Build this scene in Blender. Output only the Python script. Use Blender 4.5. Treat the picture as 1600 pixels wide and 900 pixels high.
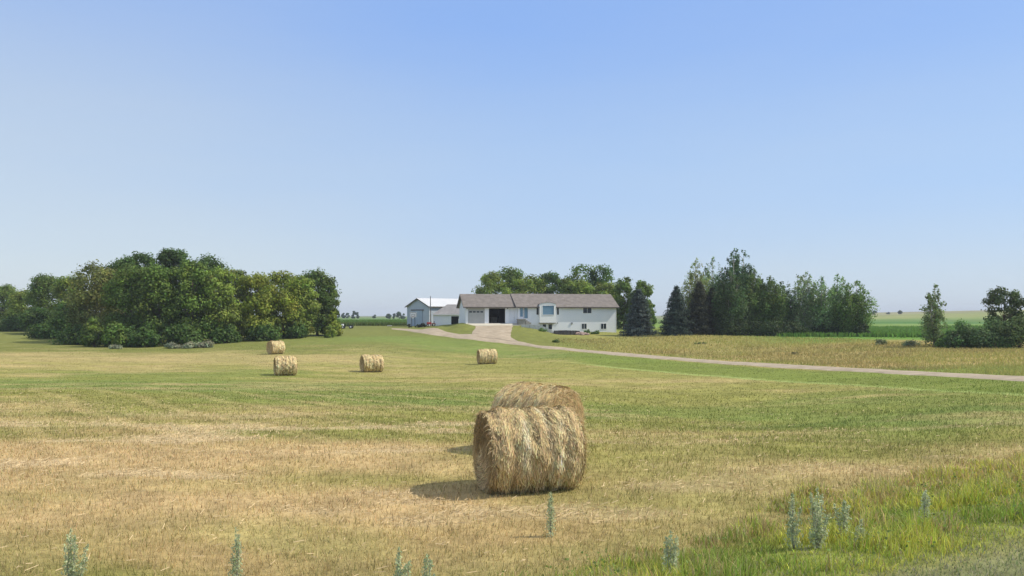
import bpy, bmesh, math, random
import numpy as np
from math import radians as R, sin, cos, pi
random.seed(7); rng = np.random.default_rng(7)
scene = bpy.context.scene
for o in list(bpy.data.objects): bpy.data.objects.remove(o)

# ---------------------------------------------------------------- camera
F = 1256.0          # focal length in photo pixels (1600 wide)
HR = 493.0          # horizon row
CZ = 2.5            # camera height above the road
cam_d = bpy.data.cameras.new("camera"); cam = bpy.data.objects.new("camera", cam_d)
scene.collection.objects.link(cam); scene.camera = cam
cam.location = (0, 0, CZ); cam.rotation_euler = (pi/2, 0, 0)
cam_d.sensor_width = 36.0; cam_d.lens = 36.0*F/1600; cam_d.shift_y = (HR-450)/1600.0
cam_d.clip_start = 0.1; cam_d.clip_end = 20000

# ---------------------------------------------------------------- light
SUN_EL = 48.0
SUN_AZ_V = np.array([1.0, -0.01]); SUN_AZ_V /= np.linalg.norm(SUN_AZ_V)
az = math.atan2(SUN_AZ_V[0], SUN_AZ_V[1])          # clockwise from +Y
w = bpy.data.worlds.new("World"); scene.world = w; w.use_nodes = True
wn = w.node_tree.nodes; wl = w.node_tree.links; wn.clear()
sky = wn.new('ShaderNodeTexSky'); sky.sky_type = 'NISHITA'; sky.sun_disc = False
sky.sun_elevation = R(SUN_EL); sky.sun_rotation = az
sky.altitude = 300; sky.air_density = 1.0; sky.dust_density = 0.35; sky.ozone_density = 2.0
bg = wn.new('ShaderNodeBackground'); bg.inputs[1].default_value = 0.15
wo = wn.new('ShaderNodeOutputWorld')
# summer haze, plus added fill overhead: the clear Nishita sky seen through a pale veil that thickens towards the horizon and to the left
EXPO = 0.56; K = 1/(2**EXPO*0.15)
tcw = wn.new('ShaderNodeTexCoord'); sx_ = wn.new('ShaderNodeSeparateXYZ'); wl.new(tcw.outputs['Generated'], sx_.inputs[0])
ramp = wn.new('ShaderNodeValToRGB'); ramp.color_ramp.interpolation = 'EASE'
stops = [(0.0, (.46, .58, .76)), (.03, (.46, .58, .77)), (.16, (.39, .56, .85)), (.38, (.26, .45, .89)), (.6, (.62, .68, .82)), (1.0, (.78, .82, .90))]  # last two stops lie above the view, brightened as added fill light
cr = ramp.color_ramp
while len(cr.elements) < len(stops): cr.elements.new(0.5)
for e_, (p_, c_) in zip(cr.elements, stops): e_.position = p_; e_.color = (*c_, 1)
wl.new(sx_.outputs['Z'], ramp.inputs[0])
dt = wn.new('ShaderNodeVectorMath'); dt.operation = 'DOT_PRODUCT'; dt.inputs[1].default_value = (-0.80, 0.60, 0.0); wl.new(tcw.outputs['Generated'], dt.inputs[0])
mr_ = wn.new('ShaderNodeMapRange'); mr_.interpolation_type = 'SMOOTHSTEP'; mr_.inputs[1].default_value = 0.55; mr_.inputs[2].default_value = 1.0; mr_.inputs[3].default_value = 0.0; mr_.inputs[4].default_value = 0.8
wl.new(dt.outputs['Value'], mr_.inputs[0])
veil = wn.new('ShaderNodeMix'); veil.data_type = 'RGBA'; mz_ = wn.new('ShaderNodeMapRange'); mz_.inputs[1].default_value = 0.02; mz_.inputs[2].default_value = 0.42; mz_.inputs[3].default_value = 1.25; mz_.inputs[4].default_value = 0.25
wl.new(sx_.outputs['Z'], mz_.inputs[0])
nzw = wn.new('ShaderNodeTexNoise'); nzw.inputs['Scale'].default_value = 2.2; nzw.inputs['Detail'].default_value = 5
mpw = wn.new('ShaderNodeMapping'); mpw.inputs['Scale'].default_value = (1, 1, 5); wl.new(tcw.outputs['Generated'], mpw.inputs['Vector']); wl.new(mpw.outputs[0], nzw.inputs['Vector'])
nm_ = wn.new('ShaderNodeMapRange'); nm_.inputs[1].default_value = .3; nm_.inputs[2].default_value = .75; nm_.inputs[3].default_value = 0.0; nm_.inputs[4].default_value = .30; wl.new(nzw.outputs['Fac'], nm_.inputs[0])
vm1 = wn.new('ShaderNodeMath'); vm1.operation = 'ADD'; wl.new(mr_.outputs[0], vm1.inputs[0]); wl.new(nm_.outputs[0], vm1.inputs[1])
vm2 = wn.new('ShaderNodeMath'); vm2.operation = 'MULTIPLY'; vm2.use_clamp = True; wl.new(vm1.outputs[0], vm2.inputs[0]); wl.new(mz_.outputs[0], vm2.inputs[1])
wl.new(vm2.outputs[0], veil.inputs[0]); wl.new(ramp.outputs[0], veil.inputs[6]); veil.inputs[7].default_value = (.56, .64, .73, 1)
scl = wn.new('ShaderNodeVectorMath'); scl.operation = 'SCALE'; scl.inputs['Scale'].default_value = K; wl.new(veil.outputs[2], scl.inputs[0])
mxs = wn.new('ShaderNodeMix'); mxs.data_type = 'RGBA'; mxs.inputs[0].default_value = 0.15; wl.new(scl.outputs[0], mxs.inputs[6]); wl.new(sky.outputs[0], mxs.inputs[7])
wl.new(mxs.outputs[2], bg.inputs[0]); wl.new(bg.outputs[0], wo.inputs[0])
sd = bpy.data.lights.new("sun", 'SUN'); sun = bpy.data.objects.new("sun", sd); scene.collection.objects.link(sun)
sd.energy = 3.0; sd.angle = R(0.5); sd.color = (1.0, 0.92, 0.78)
from mathutils import Vector, Matrix
sv = Vector((SUN_AZ_V[0]*cos(R(SUN_EL)), SUN_AZ_V[1]*cos(R(SUN_EL)), sin(R(SUN_EL))))
sun.rotation_euler = sv.to_track_quat('Z', 'Y').to_euler(); sun.location = (60, 20, 80)
scene.view_settings.view_transform = 'Standard'; scene.view_settings.look = 'None'
scene.view_settings.exposure = EXPO; scene.view_settings.gamma = 1.0
scene.view_settings.use_curve_mapping = False
scene.render.engine = 'CYCLES'
scene.cycles.max_bounces = 8; scene.cycles.diffuse_bounces = 6; scene.cycles.transmission_bounces = 6; scene.cycles.volume_bounces = 0; scene.cycles.transparent_max_bounces = 4

# ---------------------------------------------------------------- noise
def _hash(ix, iy, seed):
    n = (ix.astype(np.int64)*374761393 + iy.astype(np.int64)*668265263 + seed*1442695041) & 0x7fffffff
    n = ((n ^ (n >> 13))*1274126177) & 0x7fffffff
    return ((n ^ (n >> 16)) & 0xffff)/65535.0
def vnoise(x, y, seed=0):
    x0 = np.floor(x); y0 = np.floor(y); fx = x-x0; fy = y-y0
    fx = fx*fx*(3-2*fx); fy = fy*fy*(3-2*fy)
    a = _hash(x0, y0, seed); b = _hash(x0+1, y0, seed); c = _hash(x0, y0+1, seed); d = _hash(x0+1, y0+1, seed)
    return (a*(1-fx)+b*fx)*(1-fy)+(c*(1-fx)+d*fx)*fy
def fbm(x, y, s=1.0, o=4, seed=0):
    t = 0; a = 0.5; tot = 0
    for k in range(o):
        t = t+a*vnoise(x/s+17.3*k, y/s-9.1*k, seed+k); tot += a; a *= 0.5; s *= 0.5
    return t/tot
def sstep(a, b, x):
    t = np.clip((x-a)/(b-a), 0, 1); return t*t*(3-2*t)

# ---------------------------------------------------------------- terrain
def XY(px, d): return ((px-800.0)/F*d, d)
RD = np.array([0.83, 0.558]); RD /= np.linalg.norm(RD); RN = np.array([-RD[1], RD[0]])
def s_of(x, y): return RN[0]*x+RN[1]*y
CP = [ # px, row, distance
 (0,900,9.8),(400,870,10.8),(820,772,14.4),(200,740,16),(1200,740,15.6),(1600,740,15.3),
 (0,700,20.5),(846,701,19),(1600,660,25),(0,650,30),(400,650,30),(1200,665,28),(800,646,31),(-400,640,32),(-400,560,80),
 (0,617,41),(400,619,41),(800,617,42),(1200,612,45),(1600,592,45),(1900,600,38),(2100,570,60),
 (0,590,60),(446,587,63),(581,582,70),(761,569,78.5),(200,572,76),(1000,580,66),(1200,572,70),(1400,582,56),
 (431,554,90),(100,552,92),(0,540,108),(600,553,92),(900,552,98),(1000,554,95),(900,546,110),(1600,570,62),
 (1400,560,76),(1200,549,95),(1600,543,90),(1460,541,95),(1400,527,125),
 (0,513,166),(180,542,105),(300,541,106),(400,532,115),(520,525,125),(600,527,122),(560,518,140),(-300,510,200),(-300,530,120),
 (800,534,120),(720,536,116),(1000,536,118),(880,533,121),(1000,523,135),(1080,523,131),(1220,524,131),(1250,517,160),(1120,533,112),
 (741,508.5,136.5),(775,509,136.5),(806,509,137),(741,518,128),(780,520,127),(760,528,122),(700,508,153),(720,524,126),(650,518,140),(600,519,142),
 (825,511,136),(845,514,137),(868,520.5,137),(905,521,138.5),(950,520,141),(980,521,142),(812,521,127),(840,528,124),
 (715,507,137),(690,508.8,140),(690,508,146),(710,506.5,145),(728,506,137.5),(700,515,133.5),(700,519.5,130),(728,514,131),(760,507,146),(850,512,150),(940,514,152),
 (640,510,172),(690,508,168),(720,508,180),(600,509.5,180),(530,513,157),(560,505,230),(700,505,240),(900,505,240),
 (300,506,230),(0,502,300),(600,500,420),(600,496.5,800),(0,496,800),(900,497,800),(300,497,600),
 (1400,514,200),(1600,512,200),(1300,508,240),(1400,501,400),(1600,500,400),(1360,491,800),(1500,487.5,800),(1600,484,800),(1800,481,800),(1150,497,800),
 (0,494.5,2500),(800,494.5,2500),(1400,494,2500),(2000,492,2500),(-600,495,1500),(-800,500,400),(2300,495,1500),(2300,505,300)]
_cx = np.array([XY(p, d)[0] for p, r, d in CP]); _cy = np.array([float(d) for p, r, d in CP])
_cz = np.array([-(r-HR)*d/F for p, r, d in CP])
S0 = 30.0
def _warp(x, y): return np.arcsinh(x/S0), np.arcsinh(y/S0)
_wx, _wy = _warp(_cx, _cy)
def _U(r2): return 0.5*r2*np.log(r2+1e-9)
def _solve():
    n = len(_wx); r2 = (_wx[:, None]-_wx[None])**2+(_wy[:, None]-_wy[None])**2
    K = _U(r2)+np.eye(n)*2e-5
    P = np.stack([np.ones(n), _wx, _wy], 1)
    A = np.zeros((n+3, n+3)); A[:n, :n] = K; A[:n, n:] = P; A[n:, :n] = P.T
    return np.linalg.solve(A, np.concatenate([_cz, [0, 0, 0]]))
_sol = _solve()
def zg(x, y):
    x = np.asarray(x, float); y = np.asarray(y, float); sh = np.broadcast(x, y).shape
    x = np.broadcast_to(x, sh).ravel(); y = np.broadcast_to(y, sh).ravel()
    wx, wy = _warp(x, np.maximum(y, 2))
    z = np.full(x.shape, _sol[-3])+_sol[-2]*wx+_sol[-1]*wy
    for i in range(len(_wx)):
        z += _sol[i]*_U((wx-_wx[i])**2+(wy-_wy[i])**2)
    z = np.clip(z, -6, 14)+CZ
    s = s_of(x, y)
    wgt = sstep(4.2, 9.0, s)
    road = -0.02-0.012*np.abs(s)
    z = z*wgt+road*(1-wgt)
    dist = np.hypot(x, y)
    z = z+(fbm(x, y, 2.3, 3, 5)-0.5)*0.10*sstep(5, 9, s)*(1-sstep(60, 200, dist))
    return z.reshape(sh) if sh else float(z[0])

_ysamp = np.concatenate([np.arange(6, 60, 0.1), np.arange(60, 220, 0.25)])
def hit(px, row):
    """ground point seen at this place of the photograph"""
    xx = (px-800)/F*_ysamp; rr = HR-(zg(xx, _ysamp)-CZ)*F/_ysamp
    k = np.where(rr <= row)[0]
    k = k[0] if len(k) else len(rr)-1
    if k == 0: return xx[0], _ysamp[0]
    t = (rr[k-1]-row)/(rr[k-1]-rr[k]+1e-9); y = _ysamp[k-1]+(_ysamp[k]-_ysamp[k-1])*np.clip(t, 0, 1); return (px-800)/F*y, y
DR_E = [(612,513.2,514.6),(636,513.8,517),(660,514.6,520.9),(700,519,526.5),(735,521.8,530.6),(760,526,534),(790,529.5,537),(812,533.5,539.4),(830,537.5,541.6),(850,540.6,544.7),(900,545.3,549),(950,549.5,554),(1000,553.7,558.4),(1060,558.8,563),(1120,563.2,568),(1180,567,571.8),(1250,571,576.2),(1350,576.6,581.6),(1450,581.6,587),(1600,588.5,596)]
DTOP = np.array([hit(p, a) for p, a, b in DR_E]); DBOT = np.array([hit(p, b) for p, a, b in DR_E])
DCEN = (DTOP+DBOT)/2
_hw = np.clip(np.hypot(*(DTOP-DBOT).T)/2, 1.2, 8); print('drive', [(round(float(a),1), round(float(b),1), round(float(c),1)) for (a, b), c in zip(DCEN, _hw)])
MOW = np.array([hit(p, r) for p, r in [(860,562),(940,571),(1000,577),(1150,589.5),(1300,599),(1450,608),(1600,616)]])

# ---------------------------------------------------------------- materials
def new_mat(name):
    m = bpy.data.materials.new(name); m.use_nodes = True; nt = m.node_tree
    b = nt.nodes['Principled BSDF']; return m, nt, b
def noisy(name, c1, c2, scale=3.0, rough=0.8, bump=0.0, metal=0.0, spec=0.3, detail=6, bscale=None):
    m, nt, b = new_mat(name); N = nt.nodes; L = nt.links
    tc = N.new('ShaderNodeTexCoord'); nz = N.new('ShaderNodeTexNoise'); nz.inputs['Scale'].default_value = scale
    nz.inputs['Detail'].default_value = detail; nz.inputs['Roughness'].default_value = 0.65
    L.new(tc.outputs['Object'], nz.inputs['Vector'])
    cr = N.new('ShaderNodeValToRGB'); cr.color_ramp.elements[0].position = 0.32; cr.color_ramp.elements[1].position = 0.68
    cr.color_ramp.elements[0].color = (*c1, 1); cr.color_ramp.elements[1].color = (*c2, 1)
    L.new(nz.outputs['Fac'], cr.inputs['Fac']); L.new(cr.outputs['Color'], b.inputs['Base Color'])
    b.inputs['Roughness'].default_value = rough; b.inputs['Metallic'].default_value = metal
    b.inputs['Specular IOR Level'].default_value = spec
    if bump:
        n2 = N.new('ShaderNodeTexNoise'); n2.inputs['Scale'].default_value = bscale or scale*6
        L.new(tc.outputs['Object'], n2.inputs['Vector'])
        bp = N.new('ShaderNodeBump'); bp.inputs['Strength'].default_value = bump; bp.inputs['Distance'].default_value = 0.03
        L.new(n2.outputs['Fac'], bp.inputs['Height']); L.new(bp.outputs['Normal'], b.inputs['Normal'])
    return m
def attr_mat(name, transl=0.3, rough=0.7, var=0.0, vscale=2.0, spec=0.15):
    m, nt, b = new_mat(name); N = nt.nodes; L = nt.links
    at = N.new('ShaderNodeAttribute'); at.attribute_name = 'col'
    col = at.outputs['Color']
    if var:
        tc = N.new('ShaderNodeTexCoord'); nz = N.new('ShaderNodeTexNoise'); nz.inputs['Scale'].default_value = vscale
        nz.inputs['Detail'].default_value = 8; nz.inputs['Roughness'].default_value = 0.7
        L.new(tc.outputs['Object'], nz.inputs['Vector'])
        mr = N.new('ShaderNodeMapRange'); mr.inputs[1].default_value = 0.3; mr.inputs[2].default_value = 0.7
        mr.inputs[3].default_value = 1-var; mr.inputs[4].default_value = 1+var
        L.new(nz.outputs['Fac'], mr.inputs[0])
        mx = N.new('ShaderNodeVectorMath'); mx.operation = 'SCALE'
        L.new(col, mx.inputs[0]); L.new(mr.outputs[0], mx.inputs['Scale']); col = mx.outputs[0]
    L.new(col, b.inputs['Base Color'])
    b.inputs['Roughness'].default_value = rough; b.inputs['Specular IOR Level'].default_value = spec
    if transl:
        tr = N.new('ShaderNodeBsdfTranslucent'); L.new(col, tr.inputs['Color'])
        ms = N.new('ShaderNodeMixShader'); ms.inputs[0].default_value = transl
        L.new(b.outputs[0], ms.inputs[1]); L.new(tr.outputs[0], ms.inputs[2])
        L.new(ms.outputs[0], N['Material Output'].inputs['Surface'])
    return m
M = {}
M['leaf'] = attr_mat('leaf', 0.38, 0.6)
M['blade'] = attr_mat('grass_blade', 0.25, 0.7)
M['straw'] = attr_mat('straw', 0.15, 0.75)
M['hay'] = attr_mat('hay_body', 0.0, 0.9, 0.35, 14)
M['bark'] = noisy('bark', (.09, .07, .05), (.2, .165, .13), 4, 0.9, 0.6)
M['pale_bark'] = noisy('pale_bark', (.26, .25, .2), (.42, .4, .34), 4, 0.9, 0.4)
M['siding'] = noisy('siding', (.79, .82, .86), (.85, .86, .88), 0.8, 0.55, 0.0)
M['trim'] = noisy('white_trim', (.82, .82, .81), (.88, .88, .86), 1.5, 0.5)
M['shingle'] = noisy('shingle', (.15, .132, .118), (.235, .208, .188), 1.3, 0.95, 0.5, bscale=12)
M['shed_shingle'] = noisy('grey_shingle', (.21, .20, .20), (.29, .28, .275), 1.3, 0.95, 0.4, bscale=12)
M['fascia'] = noisy('brown_fascia', (.10, .085, .075), (.14, .12, .11), 2, 0.7)
M['metal_white'] = noisy('white_sheet_metal', (.60, .61, .62), (.68, .68, .68), 0.5, 0.4)
M['metal_shaded'] = noisy('shaded_sheet_metal', (.42, .47, .52), (.50, .55, .60), 0.5, 0.45)  # white shed walls, with the blue-grey of shade put into the colour
M['door_grey'] = noisy('grey_door_paint', (.40, .40, .385), (.47, .47, .45), 1, 0.6)
M['door_white'] = noisy('white_door_paint', (.72, .74, .76), (.8, .8, .82), 1, 0.4)
M['door_blue'] = noisy('blue_grey_door', (.34, .42, .50), (.42, .50, .58), 0.8, 0.5)
M['dark'] = noisy('interior_shade', (.012, .012, .016), (.03, .03, .035), 1, 0.9)  # near-black colour stands in for the shade inside openings
M['black'] = noisy('black_paint', (.015, .016, .018), (.035, .035, .035), 5, 0.5)
M['rubber'] = noisy('rubber', (.02, .02, .02), (.04, .04, .038), 6, 0.9)
M['shutter'] = noisy('dark_shutter', (.03, .035, .045), (.05, .055, .06), 3, 0.6)
M['concrete'] = noisy('concrete', (.50, .46, .37), (.60, .56, .46), 0.7, 0.9, 0.3)
M['stone'] = noisy('grey_stone', (.27, .25, .22), (.42, .39, .35), 2.5, 0.9, 0.5)
M['pale_stone'] = noisy('pale_stone', (.50, .50, .47), (.64, .63, .58), 3, 0.9, 0.5)
M['red_stone'] = noisy('reddish_rock', (.25, .15, .12), (.42, .32, .28), 1.7, 0.9, 0.5)
M['timber_dark'] = noisy('dark_timber', (.03, .03, .035), (.07, .065, .065), 2, 0.8)
M['red'] = noisy('red_paint', (.34, .03, .03), (.45, .06, .05), 2, 0.45)
M['cream'] = noisy('cream_paint', (.62, .58, .48), (.72, .68, .58), 2, 0.6)
M['steel'] = noisy('grey_steel', (.3, .31, .32), (.42, .43, .44), 3, 0.5, metal=0.6)
M['wood_pole'] = noisy('weathered_pole', (.05, .045, .045), (.10, .09, .085), 3, 0.85)
def glass(name, c):
    m, nt, b = new_mat(name); b.inputs['Base Color'].default_value = (*c, 1); b.inputs['Roughness'].default_value = 0.08
    b.inputs['Specular IOR Level'].default_value = 0.25
    N = nt.nodes; L = nt.links; tc = N.new('ShaderNodeTexCoord'); nz = N.new('ShaderNodeTexNoise'); nz.inputs['Scale'].default_value = 1.5
    L.new(tc.outputs['Object'], nz.inputs['Vector']); bp = N.new('ShaderNodeBump'); bp.inputs['Strength'].default_value = 0.08
    L.new(nz.outputs['Fac'], bp.inputs['Height']); L.new(bp.outputs['Normal'], b.inputs['Normal'])
    return m
M['glass'] = glass('window_glass', (.03, .045, .06)); M['glass_blue'] = glass('blue_window_glass', (.16, .28, .38))

# ---------------------------------------------------------------- object helpers
COL = scene.collection
def link(o, parent=None):
    COL.objects.link(o)
    if parent is not None: o.parent = parent
    return o
def tag(o, label=None, cat=None, group=None, kind=None):
    if label: o['label'] = label
    if cat: o['category'] = cat
    if group: o['group'] = group
    if kind: o['kind'] = kind
    return o
def thing(name, label, cat, loc=(0, 0, 0), rz=0, group=None):
    o = bpy.data.objects.new(name, None); o.empty_display_size = 0.3
    o.location = loc; o.rotation_euler = (0, 0, rz); link(o); return tag(o, label, cat, group)
def np_mesh(name, V, Fq, col=None, mat=None, parent=None, loc=None, smooth=False):
    """V (n,3); Fq list of int arrays (m,k); col (n,3) per vertex"""
    me = bpy.data.meshes.new(name); V = np.asarray(V, np.float32)
    me.vertices.add(len(V)); me.vertices.foreach_set('co', V.ravel())
    if not isinstance(Fq, (list, tuple)): Fq = [Fq]
    loops = np.concatenate([f.ravel() for f in Fq]).astype(np.int32)
    tot = np.concatenate([np.full(len(f), f.shape[1]) for f in Fq]).astype(np.int32)
    start = np.concatenate([[0], np.cumsum(tot)[:-1]]).astype(np.int32)
    me.loops.add(len(loops)); me.loops.foreach_set('vertex_index', loops)
    me.polygons.add(len(tot)); me.polygons.foreach_set('loop_start', start); me.polygons.foreach_set('loop_total', tot)
    if smooth: me.polygons.foreach_set('use_smooth', np.ones(len(tot), bool))
    me.update(calc_edges=True); me.validate()
    if col is not None:
        a = me.attributes.new('col', 'FLOAT_COLOR', 'POINT')
        a.data.foreach_set('color', np.concatenate([col, np.ones((len(col), 1))], 1).astype(np.float32).ravel())
    if mat: me.materials.append(mat)
    o = bpy.data.objects.new(name, me)
    if loc is not None: o.location = loc
    return link(o, parent)
class MB:
    """collects boxes, tubes, prisms into one mesh"""
    def __init__(s): s.bm = bmesh.new()
    def box(s, a, b, bevel=0):
        x0, y0, z0 = a; x1, y1, z1 = b
        v = [s.bm.verts.new(p) for p in [(x0,y0,z0),(x1,y0,z0),(x1,y1,z0),(x0,y1,z0),(x0,y0,z1),(x1,y0,z1),(x1,y1,z1),(x0,y1,z1)]]
        fs = [s.bm.faces.new([v[i] for i in q]) for q in [(0,3,2,1),(4,5,6,7),(0,1,5,4),(1,2,6,5),(2,3,7,6),(3,0,4,7)]]
        if bevel:
            es = list({e for f in fs for e in f.edges}); bmesh.ops.bevel(s.bm, geom=es, offset=bevel, segments=2, affect='EDGES', profile=0.6)
        return s
    def poly(s, pts):
        s.bm.faces.new([s.bm.verts.new(p) for p in pts]); return s
    def prism(s, pts, vec):
        """closed extrusion of planar polygon pts by vec"""
        vec = Vector(vec); a = [s.bm.verts.new(p) for p in pts]; b = [s.bm.verts.new(Vector(p)+vec) for p in pts]
        n = len(pts); s.bm.faces.new(list(reversed(a))); s.bm.faces.new(b)
        for i in range(n): s.bm.faces.new([a[i], a[(i+1) % n], b[(i+1) % n], b[i]])
        return s
    def tube(s, pts, rad, n=8, cap=True):
        rings = []; pts = [Vector(p) for p in pts]
        if not hasattr(rad, '__len__'): rad = [rad]*len(pts)
        for i, p in enumerate(pts):
            t = (pts[min(i+1, len(pts)-1)]-pts[max(i-1, 0)]).normalized()
            u = t.cross(Vector((0, 0, 1)));
            if u.length < 0.05: u = t.cross(Vector((1, 0, 0)))
            u.normalize(); v = t.cross(u)
            rings.append([s.bm.verts.new(p+(u*cos(2*pi*k/n)+v*sin(2*pi*k/n))*rad[i]) for k in range(n)])
        for a, b in zip(rings, rings[1:]):
            for k in range(n): s.bm.faces.new([a[k], a[(k+1) % n], b[(k+1) % n], b[k]])
        if cap: s.bm.faces.new(list(reversed(rings[0]))); s.bm.faces.new(rings[-1])
        return s
    def blob(s, c, r, sub=2, jit=0.15, sc=(1, 1, 1)):
        g = bmesh.ops.create_icosphere(s.bm, subdivisions=sub, radius=1)
        for v in g['verts']:
            k = r*(1+random.uniform(-jit, jit)); v.co = Vector((c[0]+v.co.x*k*sc[0], c[1]+v.co.y*k*sc[1], c[2]+v.co.z*k*sc[2]))
        return s
    def build(s, name, mat, parent=None, smooth=False, loc=None):
        me = bpy.data.meshes.new(name); bmesh.ops.recalc_face_normals(s.bm, faces=s.bm.faces[:]); s.bm.to_mesh(me); s.bm.free()
        if smooth:
            for p in me.polygons: p.use_smooth = True
        me.materials.append(mat); o = bpy.data.objects.new(name, me)
        if loc is not None: o.location = loc
        return link(o, parent)

# ---------------------------------------------------------------- ground colour (real cover: stubble, hay grass, lawn, crops)
STRAW = (.51, .375, .185); TAN = (.43, .32, .145); OLIVE = (.275, .262, .08); GREEN = (.205, .235, .063); DGREEN = (.185, .215, .06)
LAWN = (.175, .19, .052); LTAN = (.355, .30, .125); PRAIRIE = (.31, .25, .09)
FRESH = (.175, .225, .058); MEAD = (.35, .30, .115)
CC = [(0,9.8,MEAD),(200,9.3,OLIVE),(350,10.5,TAN),(600,9,MEAD),(800,8,OLIVE),(480,11.2,MEAD),(900,10.5,MEAD),(0,13,STRAW),(300,14,STRAW),(650,14,STRAW),(820,12,TAN),(1000,14,MEAD),(1200,14,MEAD),(1500,15,MEAD),(-300,12,TAN),(-300,30,LTAN),(-300,60,GREEN),(-300,90,LTAN),
 (0,19,STRAW),(300,18,STRAW),(600,19,STRAW),(700,23,OLIVE),(1000,19,MEAD),(1300,20,OLIVE),(1600,19,MEAD),(200,23,TAN),(500,24,OLIVE),(0,26,MEAD),(1150,18.5,MEAD),(1250,23,OLIVE),(1000,23,MEAD),
 (0,33,MEAD),(300,31,OLIVE),(600,30,OLIVE),(800,30,OLIVE),(1100,30,OLIVE),(1400,26,FRESH),(1600,26,FRESH),(1500,30,FRESH),(1250,32,FRESH),(1150,35,GREEN),(930,32,FRESH),(950,36,GREEN),(1600,22,OLIVE),(1500,22.5,GREEN),
 (0,40,OLIVE),(200,40,OLIVE),(450,38,GREEN),(700,38,FRESH),(600,41,FRESH),(1000,41,OLIVE),(1150,41,OLIVE),(1350,33,GREEN),(1600,34,GREEN),
 (0,52,FRESH),(150,52,FRESH),(300,50,FRESH),(450,50,FRESH),(650,47,GREEN),(850,50,OLIVE),(1000,52,MEAD),(1150,47,OLIVE),(1350,39,GREEN),
 (0,64,OLIVE),(200,65,GREEN),(400,66,GREEN),(560,62,OLIVE),(750,62,OLIVE),(900,66,OLIVE),
 (0,78,MEAD),(200,76,MEAD),(480,74,OLIVE),(650,72,MEAD),(850,76,OLIVE),(940,84,GREEN),(300,86,LTAN),(100,88,LTAN),(450,84,MEAD),(560,86,LTAN),(650,84,OLIVE),(760,92,OLIVE),(850,97,FRESH),
 (0,112,LAWN),(200,99,LAWN),(400,103,LAWN),(600,100,LAWN),(700,105,FRESH),(780,104,FRESH),(640,118,FRESH),(550,130,LAWN),(620,150,LAWN),(600,175,LAWN),(700,142,LAWN),(840,126,LAWN),(960,130,OLIVE),
 (1000,105,PRAIRIE),(1200,85,PRAIRIE),(1100,120,PRAIRIE),(1400,70,PRAIRIE),(1600,55,PRAIRIE),(1600,75,PRAIRIE),(1400,100,PRAIRIE),(1250,135,(.13,.24,.045)),(1300,124,(.13,.24,.045)),(1400,120,(.13,.24,.045)),(1180,132,(.13,.22,.045)),
 (1400,140,(.13,.24,.045)),(1400,190,(.13,.24,.045)),(1600,190,(.13,.24,.05)),(1400,230,(.20,.29,.08)),(1600,230,(.20,.29,.08)),(1400,300,(.075,.165,.045)),(1600,300,(.10,.18,.05)),
 (1400,420,(.13,.21,.06)),(1400,600,(.27,.29,.11)),(1600,450,(.20,.26,.08)),(1600,650,(.25,.28,.09)),(1500,800,(.26,.25,.13)),(1800,500,(.2,.25,.07)),
 (600,200,(.13,.22,.045)),(600,300,(.15,.25,.05)),(600,600,(.12,.20,.06)),(0,250,LAWN),(0,500,(.14,.2,.06)),(900,300,(.14,.2,.05)),(900,700,(.13,.18,.06)),(0,2500,(.12,.16,.07)),(1600,2500,(.14,.17,.08))]
_cc = np.array([[p, d, *c] for p, d, c in CC])
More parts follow.
